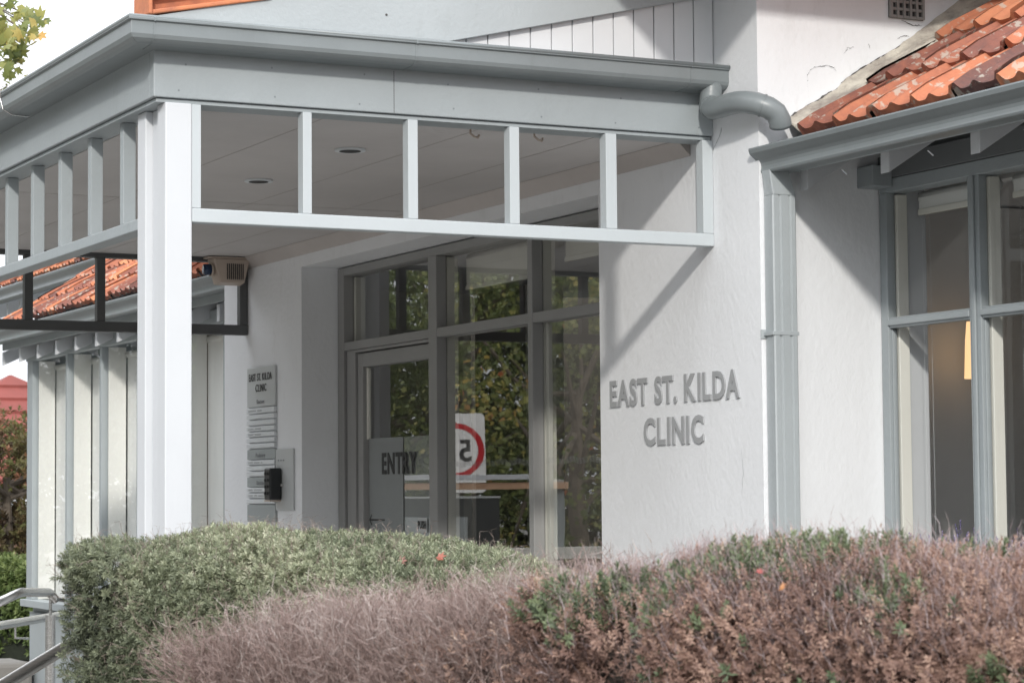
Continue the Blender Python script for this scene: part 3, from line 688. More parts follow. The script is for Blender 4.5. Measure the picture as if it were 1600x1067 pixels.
# alarm siren under the far beam ---------------------------------------
A = empty('alarm_siren', (-11.2, 4.09, 2.55), 'beige louvred alarm siren box with blue strobe lens under the porch ceiling', 'alarm siren')
xa = XF+.002
def trap(s, y0, y1, yb0, yb1, z1, z0, xo, d):
    return s.add([(xa, y0, z1), (xa, y1, z1), (xa, yb1, z0), (xa, yb0, z0), (xo, y0+d, z1), (xo, y1-d, z1), (xo, yb1-d, z0+d), (xo, yb0+d, z0+d)],
                 [(0, 1, 2, 3), (4, 7, 6, 5), (0, 4, 5, 1), (1, 5, 6, 2), (2, 6, 7, 3), (3, 7, 4, 0)])
trap(MB(), 3.985, 4.195, 4.02, 4.165, 2.655, 2.525, xa+.085, .008).build('housing', M['beige'], A, .006)
bx('mounting_plate', M['beige'], A, xa, xa+.09, 3.965, 4.205, 2.6555, 2.6635, bevel=.002)
a = MB()
for i in range(9): a.box(xa+.086, xa+.0885, 4.062+i*.0105, 4.0665+i*.0105, 2.55, 2.63)
a.build('louvre', M['ventdark'], A)
MB().tube([(xa+.04, 3.995, 2.60), (xa+.04, 3.955, 2.60)], [.03, .027], 20).build('strobe_lens', M['blue'], A, smooth=True)
MB().tube([(xa+.04, 3.998, 2.60), (xa+.04, 3.989, 2.60)], .034, 20).build('lens_collar', M['beige'], A)
# ---------------------------------------------------------------- left wing
YL = 4.45
lw = MB(); lw.prism([(-16.472, -.15), (-11.705, -.15), (-11.705, .70), (-16.40, .70), (-16.40, 2.50), (-11.705, 2.50), (-11.705, 2.75), (-16.472, 2.75)], 'Y', YL+.05, YL+.2)
lw.build('wall', M['grey'], B)
MB().box(-16.472, -16.40, YL+.2, 8, -.15, 2.75).build('wall', M['grey'], B)
MB().box(-16.39, -11.71, 5.6, 5.65, 0, 2.7).build('interior_wall', M['cream'], B)
bx('wall_panel', M['grey'], B, -16.46, -11.71, YL+.022, YL+.049, .02, .66)
f_ = MB(); f_.box(-16.472, -11.705, YL-.01, YL+.045, 2.42, 2.50); f_.box(-16.49, -11.705, YL-.04, YL+.075, .70, .75)
posts = [(-16.472, -16.33), (-15.504, -15.457), (-14.728, -14.68), (-13.95, -13.903), (-13.17, -13.123), (-12.39, -12.343)]
for p0, p1 in posts: f_.box(p0, p1, YL, YL+.045, .75, 2.42)
lf = f_.build('window_frame', M['grey'], B, .004)
for i in range(5):
    pane(posts[i][1], posts[i+1][0], YL+.025, .75, 2.42, lf, M['glassr'])
a = MB()
for i in range(6): a.box(posts[i][1]-.03, posts[i][1]-.001, YL+.047, YL+.164, .75, 2.42)
for i in range(5): a.box(posts[i+1][0]+.001, posts[i+1][0]+.017, YL+.047, YL+.164, .75, 2.42)
a.build('inner_frame', mat('pale_cream_paint', (.90, .90, .87), .5, .02, 2), lf, .002)
nm = ['first from the corner', 'second from the corner', 'third from the corner', 'hidden behind the white porch post', 'beside the directory wall']
for i in range(5):
    q0, q1 = posts[i][1]-.012, posts[i+1][0]-.005
    a = MB(); nf = 28
    vs = []; 
    for k in range(nf+1):
        x = q0+.01+(q1-q0-.02)*k/nf; y = YL+.172+.003*math.sin(k*1.9)+.002*math.sin(k*.7+i)
        vs += [(x, y, .76), (x, y, 2.36+.0*k)]
    fs = [(2*k, 2*k+2, 2*k+3, 2*k+1) for k in range(nf)]
    BL = empty('roller_blind', (q0, YL+.165, .76), 'drawn white blind, left wing window '+nm[i], 'blind', 'white blinds drawn down in the left wing')
    a.add(vs, fs).build('fabric', M['blind'], BL, smooth=True)
    MB().tube([(q0, YL+.18, 2.375), (q1, YL+.18, 2.375)], .022, 12).build('roll', M['blind'], BL, smooth=True)
# left wing roof
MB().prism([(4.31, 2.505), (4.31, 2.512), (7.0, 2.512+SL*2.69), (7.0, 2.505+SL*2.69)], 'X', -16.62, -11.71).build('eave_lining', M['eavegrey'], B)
bx('fascia', M['grey'], B, -16.62, -11.705, 4.308, 4.325, 2.505, 2.62)
for i in range(12): tail(B, -16.70+i*.455, 4.335, 4.49, 2.500, SL*.75, h=.095)
ogee('gutter', -17.1, -11.705, B, dz=.045)
tile_slope('roof_tiles', -16.62, -11.71, 4.300, 2.672, SL, 8, B, seed=12, nu=16, nv=4)
MB().prism([(4.27, 2.60), (7.0, 2.60+SL*2.73), (7.0, 2.70+SL*2.73), (4.27, 2.70)], 'X', -16.66, -16.621).build('verge_board', M['terraflat'], B)
# ---------------------------------------------------------------- neighbouring building
N = empty('neighbour_building', (-20, 6.5, 0), 'further building with grey gutter, white rafter tails and orange tiles behind the left wing', 'building')
MB().box(-23.5, -17.0, 6.75, 12, -.15, 3.5).build('wall', M['white'], N)
NY = 6-4.19; NZ = 3.545-2.58
ogee('gutter', -26, -16.9, N, dy=NY, dz=NZ, sc=1.35)
for i in range(20): tail(N, -26+i*.47, 6.18, 6.75, 3.43, SL*.6, h=.13, w_=.06)
MB().prism([(6.16, 3.44), (6.16, 3.46), (9.5, 3.46+SL*3.3), (9.5, 3.44+SL*3.3)], 'X', -26, -16.95).build('eave_lining', M['grey'], N)
tile_slope('roof_tiles', -26, -16.95, 6.15, 3.60, SL, 8, N, seed=21, nu=12, nv=3)
# ---------------------------------------------------------------- red roofed house in the distance, tree and low hedge before it
H = empty('distant_house', (-44, 11, 0), 'distant house with red tiled hip roof beyond the left wing', 'house')
MB().box(-47, -41, 9.0, 13.6, -.15, 1.3).build('wall', M['brick'], H)
mb = MB(); pk = at(16, 586, 'X', -44); x0, x1, y0, y1, ze = -47.6, -40.4, pk[1]-3.1, pk[1]+3.1, pk[2]-2.3
rows = 9
def ring(t):
    a = t; cx, cy = -44.0, pk[1]; return [(x0+(cx-.03-x0)*a, y0+(cy-.02-y0)*a, ze+(pk[2]-ze)*a), (x1+(cx+.03-x1)*a, y0+(cy-.02-y0)*a, ze+(pk[2]-ze)*a), (x1+(cx+.03-x1)*a, y1+(cy+.02-y1)*a, ze+(pk[2]-ze)*a), (x0+(cx-.03-x0)*a, y1+(cy+.02-y1)*a, ze+(pk[2]-ze)*a)]
for k in range(rows):
    r0, r1 = ring(k/rows), ring((k+1)/rows)
    lo = [(x, y, z+.05) for x, y, z in r0]; b = len(mb.v); mb.v += lo+r1+r0
    for j in range(4):
        q = (j+1) % 4; mb.f += [(b+j, b+q, b+4+q, b+4+j), (b+8+j, b+8+q, b+q, b+j)]
mb.f.append(tuple(len(mb.v)-8+i for i in range(4)))
mb.build('roof', M['redroof'], H)
# ---------------------------------------------------------------- foliage helpers
def inst(base_v, base_f, pos, rot, scl, tone, name, m, parent=None, tone_leaf=None):
    """copy a small shape to every pos with rotation matrices rot; tone per copy (+ per vertex jitter)"""
    nv = len(base_v); n = len(pos)
    V = np.einsum('nij,vj->nvi', rot, base_v)*scl[:, None, None]+pos[:, None, :]
    V = V.reshape(-1, 3).astype(np.float32)
    bf = np.array(base_f); k = bf.shape[1]
    F = (bf[None]+np.arange(n)[:, None, None]*nv).reshape(-1, k)
    me = bpy.data.meshes.new(name); me.vertices.add(len(V)); me.vertices.foreach_set('co', V.ravel())
    me.loops.add(F.size); me.loops.foreach_set('vertex_index', F.ravel().astype(np.int32))
    me.polygons.add(len(F)); me.polygons.foreach_set('loop_start', np.arange(0, F.size, k, dtype=np.int32))
    try: me.polygons.foreach_set('loop_total', np.full(len(F), k, dtype=np.int32))
    except Exception: pass
    me.update(calc_edges=True)
    T = np.repeat(tone, nv)
    if tone_leaf is not None: T = np.clip(T+np.tile(tone_leaf, n), 0, 1)
    at_ = me.attributes.new('tone', 'FLOAT', 'POINT'); at_.data.foreach_set('value', T.astype(np.float32))
    return link(name, me, m, parent)
def rot_to(d, r):
    """rotation matrices taking +Z to d with random spin"""
    n = len(d); d = d/np.linalg.norm(d, axis=1, keepdims=True); a = r.normal(size=(n, 3)); x = np.cross(a, d); x /= np.linalg.norm(x, axis=1, keepdims=True)+1e-9
    y = np.cross(d, x); return np.stack([x, y, d], axis=2)
def sprig(nl, L, W, H, open_, r, curl=.2):
    """whorls of narrow folded leaves up a short stem; +Z up. returns verts, quads"""
    V = []; F = []; TL = []
    for i in range(nl):
        t = i/max(1, nl-1); z = H*t; a = i*2.39996+r.normal(0, .2); el = open_*(1-t*.65)+r.normal(0, .12)
        d = np.array([math.cos(a)*math.sin(el), math.sin(a)*math.sin(el), math.cos(el)]); s = np.array([-math.sin(a), math.cos(a), 0]); n = np.cross(d, s)
        l = L*(1-.35*t)*r.uniform(.8, 1.15); p = np.array([0, 0, z]); b = len(V); tl = r.normal(0, .06)
        V += [p, p+d*l*.5+s*W*.5+n*W*.25, p+d*l-n*l*curl*.5, p+d*l*.5-s*W*.5+n*W*.25]; F.append((b, b+1, b+2, b+3)); TL += [tl]*4
    return np.array(V), F, np.array(TL)
def twig(L, W, r, nb=3):
    V = []; F = []
    def seg(p, q, w0, w1):
        d = q-p; a = np.cross(d, r.normal(size=3)); a /= np.linalg.norm(a); c = np.cross(d, a); c /= np.linalg.norm(c); b = len(V)
        for pt_, ww in ((p, w0), (q, w1)):
            for k in range(3): V.append(pt_+ww*(a*math.cos(k*2.094)+c*math.sin(k*2.094)))
        for k in range(3): F.append((b+k, b+(k+1) % 3, b+3+(k+1) % 3, b+3+k))
    p = np.zeros(3); d = np.array([0, 0, 1.])
    for i in range(3):
        q = p+d*L/3; seg(p, q, W*(1-.28*i), W*(1-.28*(i+1))); 
        if i < nb:
            bd = d+r.normal(0, .5, 3); bd /= np.linalg.norm(bd); seg(q, q+bd*L*.35, W*.6, W*.2)
        d = d+r.normal(0, .22, 3); d /= np.linalg.norm(d); p = q
    return np.array(V), F
def lerp_spine(spine, t):
    sp = np.array(spine, float); n = len(sp)-1; k = np.clip((t*n).astype(int), 0, n-1); f = (t*n-k)[:, None]; return sp[k]*(1-f)+sp[k+1]*f
def bush_pts(spine, n, r, ex=3.2, zb=-.1, thick=.06, topbias=.7, endcap=True, pe=.12):
    """points + outward normals on a rounded hedge body that follows a spine of (x, y, ztop, halfwidth)"""
    t = r.random(n); P0 = lerp_spine(spine, t); tg = lerp_spine(spine, np.clip(t+.01, 0, 1))-lerp_spine(spine, np.clip(t-.01, 0, 1))
    tg = tg[:, :2]/(np.linalg.norm(tg[:, :2], axis=1, keepdims=True)+1e-9); side = np.stack([-tg[:, 1], tg[:, 0]], 1)
    th = r.random(n)*math.pi; hgt = .42
    c = np.sign(np.cos(th))*np.abs(np.cos(th))**(2/ex); s_ = np.abs(np.sin(th))**(2/ex)
    low = r.random(n) > topbias
    wv = P0[:, 3]; zt_ = P0[:, 2]; zc = zt_-hgt
    z = zc+hgt*s_; off = c*wv
    nx = np.sign(np.cos(th))*np.abs(np.cos(th))**(2-2/ex)/wv; nz_ = np.abs(np.sin(th))**(2-2/ex)/hgt
    # straight flanks below the rounded top
    sg = np.where(r.random(n) > .5, 1., -1.)
    z = np.where(low, zb+(zc+.12-zb)*r.random(n)**.7, z); off = np.where(low, sg*wv, off); nx = np.where(low, sg, nx); nz_ = np.where(low, .05, nz_)
    X = P0[:, 0]+side[:, 0]*off; Y = P0[:, 1]+side[:, 1]*off
    N_ = np.stack([side[:, 0]*nx, side[:, 1]*nx, nz_], 1); 
    P = np.stack([X, Y, z], 1)
    if endcap:      # rounded ends
        e = r.random(n) < pe; end = r.random(n) < .75
        ang = r.uniform(-math.pi/2, math.pi/2, n); q0 = np.array(spine[0], float); q1 = np.array(spine[-1], float)
        t0 = np.array(spine[0][:2])-np.array(spine[1][:2]); t0 = t0/np.linalg.norm(t0); t1 = np.array(spine[-1][:2])-np.array(spine[-2][:2]); t1 = t1/np.linalg.norm(t1)
        for msk, q, tt in ((e & end, q0, t0), (e & ~end, q1, t1)):
            k = msk.sum(); ss = np.array([-tt[1], tt[0]]); aa = ang[msk]; ce, se = np.sign(np.cos(aa))*np.abs(np.cos(aa))**.45, np.sign(np.sin(aa))*np.abs(np.sin(aa))**.45
            ce = np.where(np.abs(se) > .85, ce-r.uniform(0, .7, k), ce); ph = r.random(k)**.8; rad = q[3]*np.where(ph > .8, np.clip(1-((ph-.8)/.2)**3, 0, 1)**.5, 1.)
            d2 = np.outer(ce, tt)+np.outer(se, ss); zz_ = zb+(q[2]-zb)*np.where(ph > .8, 1-.055*(1-((ph-.8)/.2))**2.2, ph/.8*.945); 
            P[msk] = np.column_stack([q[0]+(ce*tt[0]*.35+se*ss[0])*rad, q[1]+(ce*tt[1]*.35+se*ss[1])*rad, zz_]); N_[msk] = np.column_stack([d2, np.where(ph > .8, (ph-.8)*5, .1)])
    N_ /= np.linalg.norm(N_, axis=1, keepdims=True)
    P = P-N_*(r.random(n)[:, None]*thick)
    return P, N_
def fbm(P, s, seed):
    r = np.random.default_rng(seed); o = np.zeros(len(P))
    for k in range(5):
        for j in range(3):
            d = r.normal(size=3); d /= np.linalg.norm(d); o += np.sin(P@d*s*(1.7**k)+r.random()*6.28)/(1.4**k)
    return o/5.0
def core(spine, m, name, parent, shrink=.06, zb=-.1):  # solid dark body added inside a hedge to block light through it
    mb = MB(); K = 24; rings = []
    sp = lerp_spine(spine, np.linspace(0, 1, K)); r = np.random.default_rng(1)
    sp = np.concatenate([sp[:1], sp, sp[-1:]]); K += 2
    for i in range(K):
        q = sp[i]; a = sp[min(i+2, K-1)]-sp[max(i-2, 0)]; tt = a[:2]/np.linalg.norm(a[:2]); sd = np.array([-tt[1], tt[0]]); w_ = q[3]-shrink; ztp = q[2]-shrink
        if i in (0, K-1): w_ *= .66
        prof_ = [(-1, zb), (-1, ztp-.25), (-.93, ztp-.1), (-.7, ztp-.025), (-.3, ztp), (.3, ztp), (.7, ztp-.025), (.93, ztp-.1), (1, ztp-.25), (1, zb)]
        if i in (0, K-1):
            q = q.copy(); q[:2] = q[:2]+(tt if i else -tt)*(sp[i][3]-shrink)*.27; w_ *= 1.45; ztp -= .02
        rings.append([(q[0]+sd[0]*w_*c+r.normal(0, .006), q[1]+sd[1]*w_*c+r.normal(0, .006), z+r.normal(0, .006)) for c, z in prof_])
    n = 10; vs = [v for g_ in rings for v in g_]; fs = []
    for i in range(K-1):
        for j in range(n-1): fs.append((i*n+j, i*n+j+1, (i+1)*n+j+1, (i+1)*n+j))
    fs += [tuple(range(n)), tuple(range((K-1)*n, K*n))]
    return mb.add(vs, fs).build(name, m, parent)
# ---------------------------------------------------------------- foreground hedges
def sp(px, py, d, z, w_):
    p = atd(px, py, d); return (p[0], p[1], z, w_)
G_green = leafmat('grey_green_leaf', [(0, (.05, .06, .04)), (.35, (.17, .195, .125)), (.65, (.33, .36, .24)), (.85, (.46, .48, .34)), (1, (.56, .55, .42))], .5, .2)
green_sp = [sp(288, 850, 5.4, 1.347, .39), sp(370, 850, 5.35, 1.357, .41), sp(470, 850, 5.3, 1.358, .41), sp(600, 850, 5.2, 1.345, .40), sp(700, 850, 5.1, 1.318, .39), sp(800, 860, 5.0, 1.275, .37), sp(920, 870, 4.9, 1.235, .35)]
GH = empty('green_hedge', tuple(atd(450, 850, 5.2)*np.array([1, 1, 0])), 'rounded clipped grey-green leafy hedge in front of the white porch post', 'hedge')
core(green_sp, M['greencore'], 'dark_core', GH, .07, -.14)
r = np.random.default_rng(11)
def scatter_sprigs(spine, n, shape, m, name, parent, tone_fn, up=.5, jit=.45, smin=.75, smax=1.2, thick=.05, ex=3.2, topbias=.72, lift=0, mask=None):
    P, Nn = bush_pts(spine, n, r, ex=ex, thick=thick, topbias=topbias, zb=-.1)
    bmp = fbm(P, 14, 3)*.022+fbm(P, 45, 4)*.007; P = P+Nn*(bmp[:, None]+lift)
    if mask is not None:
        k = mask(P, Nn); P, Nn, bmp = P[k], Nn[k], bmp[k]
    d = Nn+np.array([0, 0, up])+r.normal(0, jit, P.shape)
    return inst(shape[0], shape[1], P, rot_to(d, r), r.uniform(smin, smax, len(P)), np.clip(tone_fn(P, Nn, bmp), 0, 1), name, m, parent, shape[2] if len(shape) > 2 else None)
vis = lambda P, Nn: (P[:, 2] > .75) | (r.random(len(P)) < .25)
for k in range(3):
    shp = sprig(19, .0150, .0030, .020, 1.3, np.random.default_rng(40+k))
    scatter_sprigs(green_sp, 21000, shp, G_green, 'foliage', GH, lambda P, Nn, b: .42+b*12+r.normal(0, .11, len(P))+fbm(P, 6, 8)*.10+.1*Nn[:, 2], mask=vis, thick=.055)  # shade in the hollows painted into leaf tone, upward leaves lighter
tw = twig(.05, .0008, np.random.default_rng(2)); G_twig = leafmat('pale_twig', [(0, (.16, .11, .09)), (.5, (.30, .235, .20)), (1, (.48, .41, .38))], .8, .05)
scatter_sprigs(green_sp, 4500, tw, G_twig, 'twigs', GH, lambda P, Nn, b: .5+r.normal(0, .2, len(P)), mask=vis, lift=.006, smin=.5, smax=1.1)
# dead twiggy hedge
dead_sp = [sp(425, 960, 4.3, 1.185, .25), sp(490, 950, 4.25, 1.215, .28), sp(580, 940, 4.2, 1.23, .31), sp(690, 930, 4.15, 1.25, .33), sp(790, 915, 4.1, 1.265, .34), sp(900, 905, 4.0, 1.285, .34), sp(1010, 905, 3.95, 1.29, .30)]
DH = empty('dead_hedge', tuple(atd(600, 900, 4.15)*np.array([1, 1, 0])), 'leafless dead hedge of fine pinkish brown twigs before the green hedge', 'hedge')
core(dead_sp, M['twigcore'], 'dark_core', DH, .10, -.14)
G_dead = leafmat('dead_twig', [(0, (.10, .065, .055)), (.4, (.24, .165, .145)), (.75, (.37, .285, .26)), (1, (.55, .475, .445))], .85, .05)
for k in range(4):
    tw = twig(.074, .0010, np.random.default_rng(60+k))
    scatter_sprigs(dead_sp, 11000, tw, G_dead, 'twigs', DH, lambda P, Nn, b: .40+b*7+r.normal(0, .2, len(P))+.28*np.clip(Nn[:, 2], 0, 1), up=.75, jit=.45, smin=.4, smax=1.15, thick=.12, mask=vis)  # sunlit top and darker hollows painted into the twig tone
shp = sprig(9, .012, .003, .02, 1.1, np.random.default_rng(77))
G_rust = leafmat('rust_leaf', [(0, (.08, .05, .042)), (.3, (.24, .145, .115)), (.55, (.39, .255, .20)), (.8, (.54, .37, .28)), (1, (.64, .52, .44))], .7, .2)
scatter_sprigs(dead_sp, 11000, shp, G_rust, 'withered_leaves', DH, lambda P, Nn, b: .5+r.normal(0, .18, len(P)), mask=lambda P, Nn: vis(P, Nn) & (P[:, 0] > -3.5+.6*fbm(P, 8, 5)), thick=.08)
# russet hedge with green patches
rust_sp = [sp(1000, 905, 3.85, 1.305, .28), sp(1060, 900, 3.8, 1.33, .34), sp(1130, 900, 3.8, 1.345, .36), sp(1220, 890, 3.75, 1.357, .37), sp(1380, 890, 3.65, 1.355, .37), sp(1560, 900, 3.55, 1.35, .37), sp(1760, 900, 3.45, 1.345, .37)]
RH = empty('russet_hedge', tuple(atd(1250, 900, 3.8)*np.array([1, 1, 0])), 'rust-brown browned-off hedge with green patches along the right foreground', 'hedge')
core(rust_sp, M['twigcore'], 'dark_core', RH, .10, -.14)
gm = lambda P: 1.0*fbm(P, 9, 31)+.35*fbm(P, 26, 32)+.45*np.exp(-((P[:, 0]+3.25)/.28)**2)
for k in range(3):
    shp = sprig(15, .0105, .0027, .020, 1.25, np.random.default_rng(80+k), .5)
    scatter_sprigs(rust_sp, 21000, shp, G_rust, 'withered_leaves', RH, lambda P, Nn, b: .40+b*12+r.normal(0, .14, len(P))+fbm(P, 9, 12)*.16, mask=lambda P, Nn: vis(P, Nn) & (gm(P) < .58+.12*r.normal(size=len(P))), thick=.09, jit=.6)  # dark gaps between tufts painted as shade in the leaf tone
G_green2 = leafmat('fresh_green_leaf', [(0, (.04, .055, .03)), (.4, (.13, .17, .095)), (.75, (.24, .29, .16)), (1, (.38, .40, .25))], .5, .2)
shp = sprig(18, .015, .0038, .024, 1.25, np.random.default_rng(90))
scatter_sprigs(rust_sp, 26000, shp, G_green2, 'foliage', RH, lambda P, Nn, b: .52+b*7+r.normal(0, .13, len(P)), mask=lambda P, Nn: vis(P, Nn) & (gm(P) > .48+.14*r.normal(size=len(P))), thick=.08)  # same hollow shade put into the tone of the green patches
tw = twig(.06, .0010, np.random.default_rng(6))
G_tw3 = leafmat('lilac_twig', [(0, (.16, .11, .11)), (.5, (.36, .28, .28)), (1, (.62, .53, .54))], .85, .05)
for k in range(2):
    tw = twig(.06, .0010, np.random.default_rng(6+k))
    scatter_sprigs(rust_sp, 11000, tw, G_tw3, 'twigs', RH, lambda P, Nn, b: .6+r.normal(0, .22, len(P)), up=.9, smin=.3, smax=.85, thick=.06, mask=lambda P, Nn: vis(P, Nn) & (r.random(len(P)) < np.clip(Nn[:, 2]*1.2-.1, .12, 1)))
shp = sprig(8, .010, .003, .03, .9, np.random.default_rng(91))
scatter_sprigs(rust_sp, 5000, shp, G_rust, 'tip_shoots', RH, lambda P, Nn, b: .55+r.normal(0, .2, len(P)), up=1.2, smin=.4, smax=.95, thick=.02, lift=.006, mask=lambda P, Nn: Nn[:, 2] > .5)
# a few fallen autumn leaves caught on the hedges
def leaf_shape(s):
    out = []
    for k in range(5):
        a = math.radians(90+(k-2)*48); L = s*(1, .95, .7)[abs(k-2)]
        out.append((math.cos(a)*L, math.sin(a)*L)); 
        if k < 4: b = math.radians(90+(k-1.5)*48); out.append((math.cos(b)*L*.55, math.sin(b)*L*.55))
    pts = [(0, -s*.35)]+out[::1]; return pts
def fallen(px, py, dep, col, label, s=.028, rot=(.9, .2, .4)):
    p = atd(px, py, dep); pts = leaf_shape(s); c = [(0, 0, s*.12)]; vs = c+[(x, y, -.15*abs(x)+.003*math.sin(9*x)) for x, y in pts]; n = len(pts)
    o = MB().add(vs, [(0, i, i % n+1) for i in range(1, n+1)]).build('autumn_leaf', mat('autumn_leaf_'+col[0], col[1], .5, .2, 40))
    md = o.modifiers.new('solid', 'SOLIDIFY'); md.thickness = .0006
    o.location = p; o.rotation_euler = rot; tag(o, label, 'leaf', 'fallen leaves caught on the hedges'); return o
fallen(687, 871, 4.93, ('red', (.36, .10, .06)), 'dull red fallen leaf lying on the green hedge below the door', .017)
fallen(628, 877, 4.93, ('pink', (.40, .19, .16)), 'small dull pink fallen leaf on the green hedge', .014, (1.2, .5, 1))
fallen(1221, 918, 3.40, ('orange', (.50, .22, .08)), 'small orange fallen leaf caught in the russet hedge', .011, (1.0, -.3, .2))
fallen(1187, 893, 3.42, ('crimson', (.32, .06, .05)), 'tiny crimson fallen leaf on top of the russet hedge', .008, (.8, .2, .9))
# lavender at the right edge
r5 = np.random.default_rng(15); LV = empty('lavender_plant', tuple(at(1600, 850, 'Y', 3.6)*np.array([1, 1, 0])), 'mauve flowered lavender below the right window', 'plant')
cpt = atd(1600, 880, 7.2); n = 260
P = cpt+r5.normal(0, 1, (n, 3))*np.array([.30, .2, .03]); tw = twig(.2, .002, np.random.default_rng(3), 1)
P[:, 2] -= .02
inst(tw[0], tw[1], P-np.array([0, 0, .13]), rot_to(np.array([[0, 0, 1.]]*n)+r5.normal(0, .15, (n, 3)), r5), np.ones(n), r5.random(n)*.5+.3, 'stems', G_green2, LV)
fs_ = sprig(14, .012, .006, .05, 1.3, np.random.default_rng(4)); G_lav = leafmat('lavender_flower', [(0, (.16, .13, .3)), (1, (.42, .38, .62))], .7, .2)
inst(fs_[0], fs_[1], P+np.array([0, 0, .03]), rot_to(np.array([[0, 0, 1.]]*n)+r5.normal(0, .2, (n, 3)), r5), np.ones(n)*.8, r5.random(n), 'flowers', G_lav, LV)
MB().tube([(cpt[0], cpt[1], -.15), (cpt[0], cpt[1], 1.0)], [.03, .12], 8).build('stem_clump', M['greencore'], LV)

# ---------------------------------------------------------------- trees
MAPLE = leaf_shape(1.0)
mv = np.array([(0, 0, .1)]+[(x, y, -.12*abs(x)) for x, y in MAPLE]); mfc = []
nn_ = len(MAPLE)
for i in range(1, nn_+1): mfc.append((0, i, i % nn_+1))
def tree(name, base, hgt, cen, rad, n, leaf, m, label, cat='tree', group=None, maple=False, seed=1, clump=40, trunk_r=.16, inner=.35, limbs=7):
    r = np.random.default_rng(seed); T = empty(name, base, label, cat, group); base = np.array(base, float); cen = np.array(cen, float); rad = np.array(rad, float)
    tb = MB(); mid = base+(cen-base)*.5+r.normal(0, .1, 3)*np.array([1, 1, 0]); tb.tube([base, (base+mid)/2, mid, cen], [trunk_r*1.25, trunk_r, trunk_r*.8, trunk_r*.4], 10)
    cl = []
    while len(cl) < clump:
        d = r.normal(size=3); d /= np.linalg.norm(d); q = cen+d*rad*(inner+(1-inner)*r.random()**.5)*.92; cl.append(q)
    cl = np.array(cl)
    for q in cl[:limbs*2]:
        s0 = mid+(cen-mid)*r.random(); tb.tube([s0, (s0+q)/2+r.normal(0, .12, 3), q], [trunk_r*.35, trunk_r*.2, trunk_r*.06], 6)
    tb.build('trunk', M['bark'], T)
    k = r.integers(0, len(cl), n); cs = (rad.mean()*.30)*r.uniform(.6, 1.3, len(cl))
    dd = r.normal(size=(n, 3)); dd /= np.linalg.norm(dd, axis=1, keepdims=True)
    P = cl[k]+dd*(cs[k]*r.random(n)**.45)[:, None]*np.array([1.15, 1.15, .8])
    tone = np.clip(.45+r.normal(0, .16, n)+(r.normal(0, .14, len(cl)))[k], 0, 1)
    d = dd*.6+r.normal(0, .6, (n, 3))+np.array([0, 0, .5])
    if maple: inst(mv*leaf*.5, mfc, P, rot_to(d, r), r.uniform(.6, 1.15, n), tone, 'crown', m, T)
    else:
        V, F, TL = sprig(7, leaf, leaf*.38, leaf*.6, 1.2, np.random.default_rng(seed+5)); inst(V, F, P, rot_to(d, r), r.uniform(.7, 1.2, n), tone, 'crown', m, T, TL)
    return T
G_plane = leafmat('plane_leaf', [(0, (.06, .09, .03)), (.35, (.19, .23, .07)), (.6, (.36, .36, .12)), (.8, (.58, .42, .12)), (1, (.58, .18, .08))], .5, .4)
G_dark = leafmat('dark_leaf', [(0, (.012, .02, .008)), (.5, (.06, .085, .035)), (1, (.18, .22, .09))], .5, .25)
G_mid = leafmat('mid_leaf', [(0, (.05, .065, .025)), (.5, (.25, .31, .12)), (1, (.56, .52, .22))], .5, .3)
G_brn = leafmat('russet_tree_leaf', [(0, (.06, .03, .02)), (.45, (.12, .09, .04)), (.7, (.16, .17, .06)), (1, (.32, .12, .08))], .6, .3)
e = atd(-40, 40, 18.2)
tree('plane_tree', (-21.5, 1.2, -.15), 8, (e[0]-1.2, e[1]-2.1, 5.6), (2.6, 2.6, 2.5), 3600, .15, G_plane, 'plane tree with yellowing leaves showing in the top left corner', maple=True, seed=4, clump=46, trunk_r=.18)
# a drooping outer branch of that crown
PT = bpy.data.objects['plane_tree']; br = np.random.default_rng(8)
tips = [(0, 30), (20, 8), (36, 20), (12, 48), (30, 45), (48, 30), (55, 42), (10, 70), (28, 62), (46, 60), (20, 85), (34, 80), (4, 100), (18, 108), (40, 50), (8, 55), (60, 50), (2, 80), (-10, 60), (-15, 20), (-12, 95), (26, 96), (70, 34)]
bp_ = np.array([atd(x-4+br.normal(0, 6), y+br.normal(0, 6), 18.2+br.normal(0, .25)) for x, y in tips for _ in range(6)]); bp_ = bp_[:-2]
root = atd(-60, 20, 18.4); mb = MB()
for x, y in tips[::2]: q = atd(x, y, 18.2); mb.tube([root, (root+q)/2+np.array([0, 0, .1]), q], [.012, .007, .003], 5)
mb.tube([root, np.array([root[0]-.6, root[1]-1.0, root[2]+.3]), np.array([-19.6, 2.2, 5.2])], [.012, .03, .05], 6)
mb.build('branch', M['bark'], PT)
inst(mv*.085, mfc, bp_, rot_to(br.normal(0, .8, bp_.shape)+np.array([.5, -.6, .3]), br), br.uniform(.6, 1.1, len(bp_)), np.clip(br.normal(.46, .15, len(bp_)), 0, 1), 'leaves', G_plane, PT)
tree('street_tree', (-27.5, -4.2, -.15), 7, (-27.5, -4.2, 3.4), (3.2, 3.6, 3.6), 15000, .085, G_mid, 'autumn-tinted street tree mirrored in the entry glazing', seed=14, clump=70, group='trees mirrored in the entry glass')
tree('street_tree', (-22.8, -3.6, -.15), 7, (-22.8, -3.4, 2.6), (1.7, 2.0, 2.8), 4600, .115, G_plane, 'yellow and red leaved street tree mirrored in the middle entry pane', maple=True, seed=19, clump=50, trunk_r=.12, group='trees mirrored in the entry glass')
tree('street_tree', (-33, -10.5, -.15), 8, (-33, -10.5, 3.6), (5, 5, 4.4), 9000, .2, G_dark, 'dark evergreen tree mirrored in the pane beside the lettered wall', seed=24, clump=80, group='trees mirrored in the entry glass')
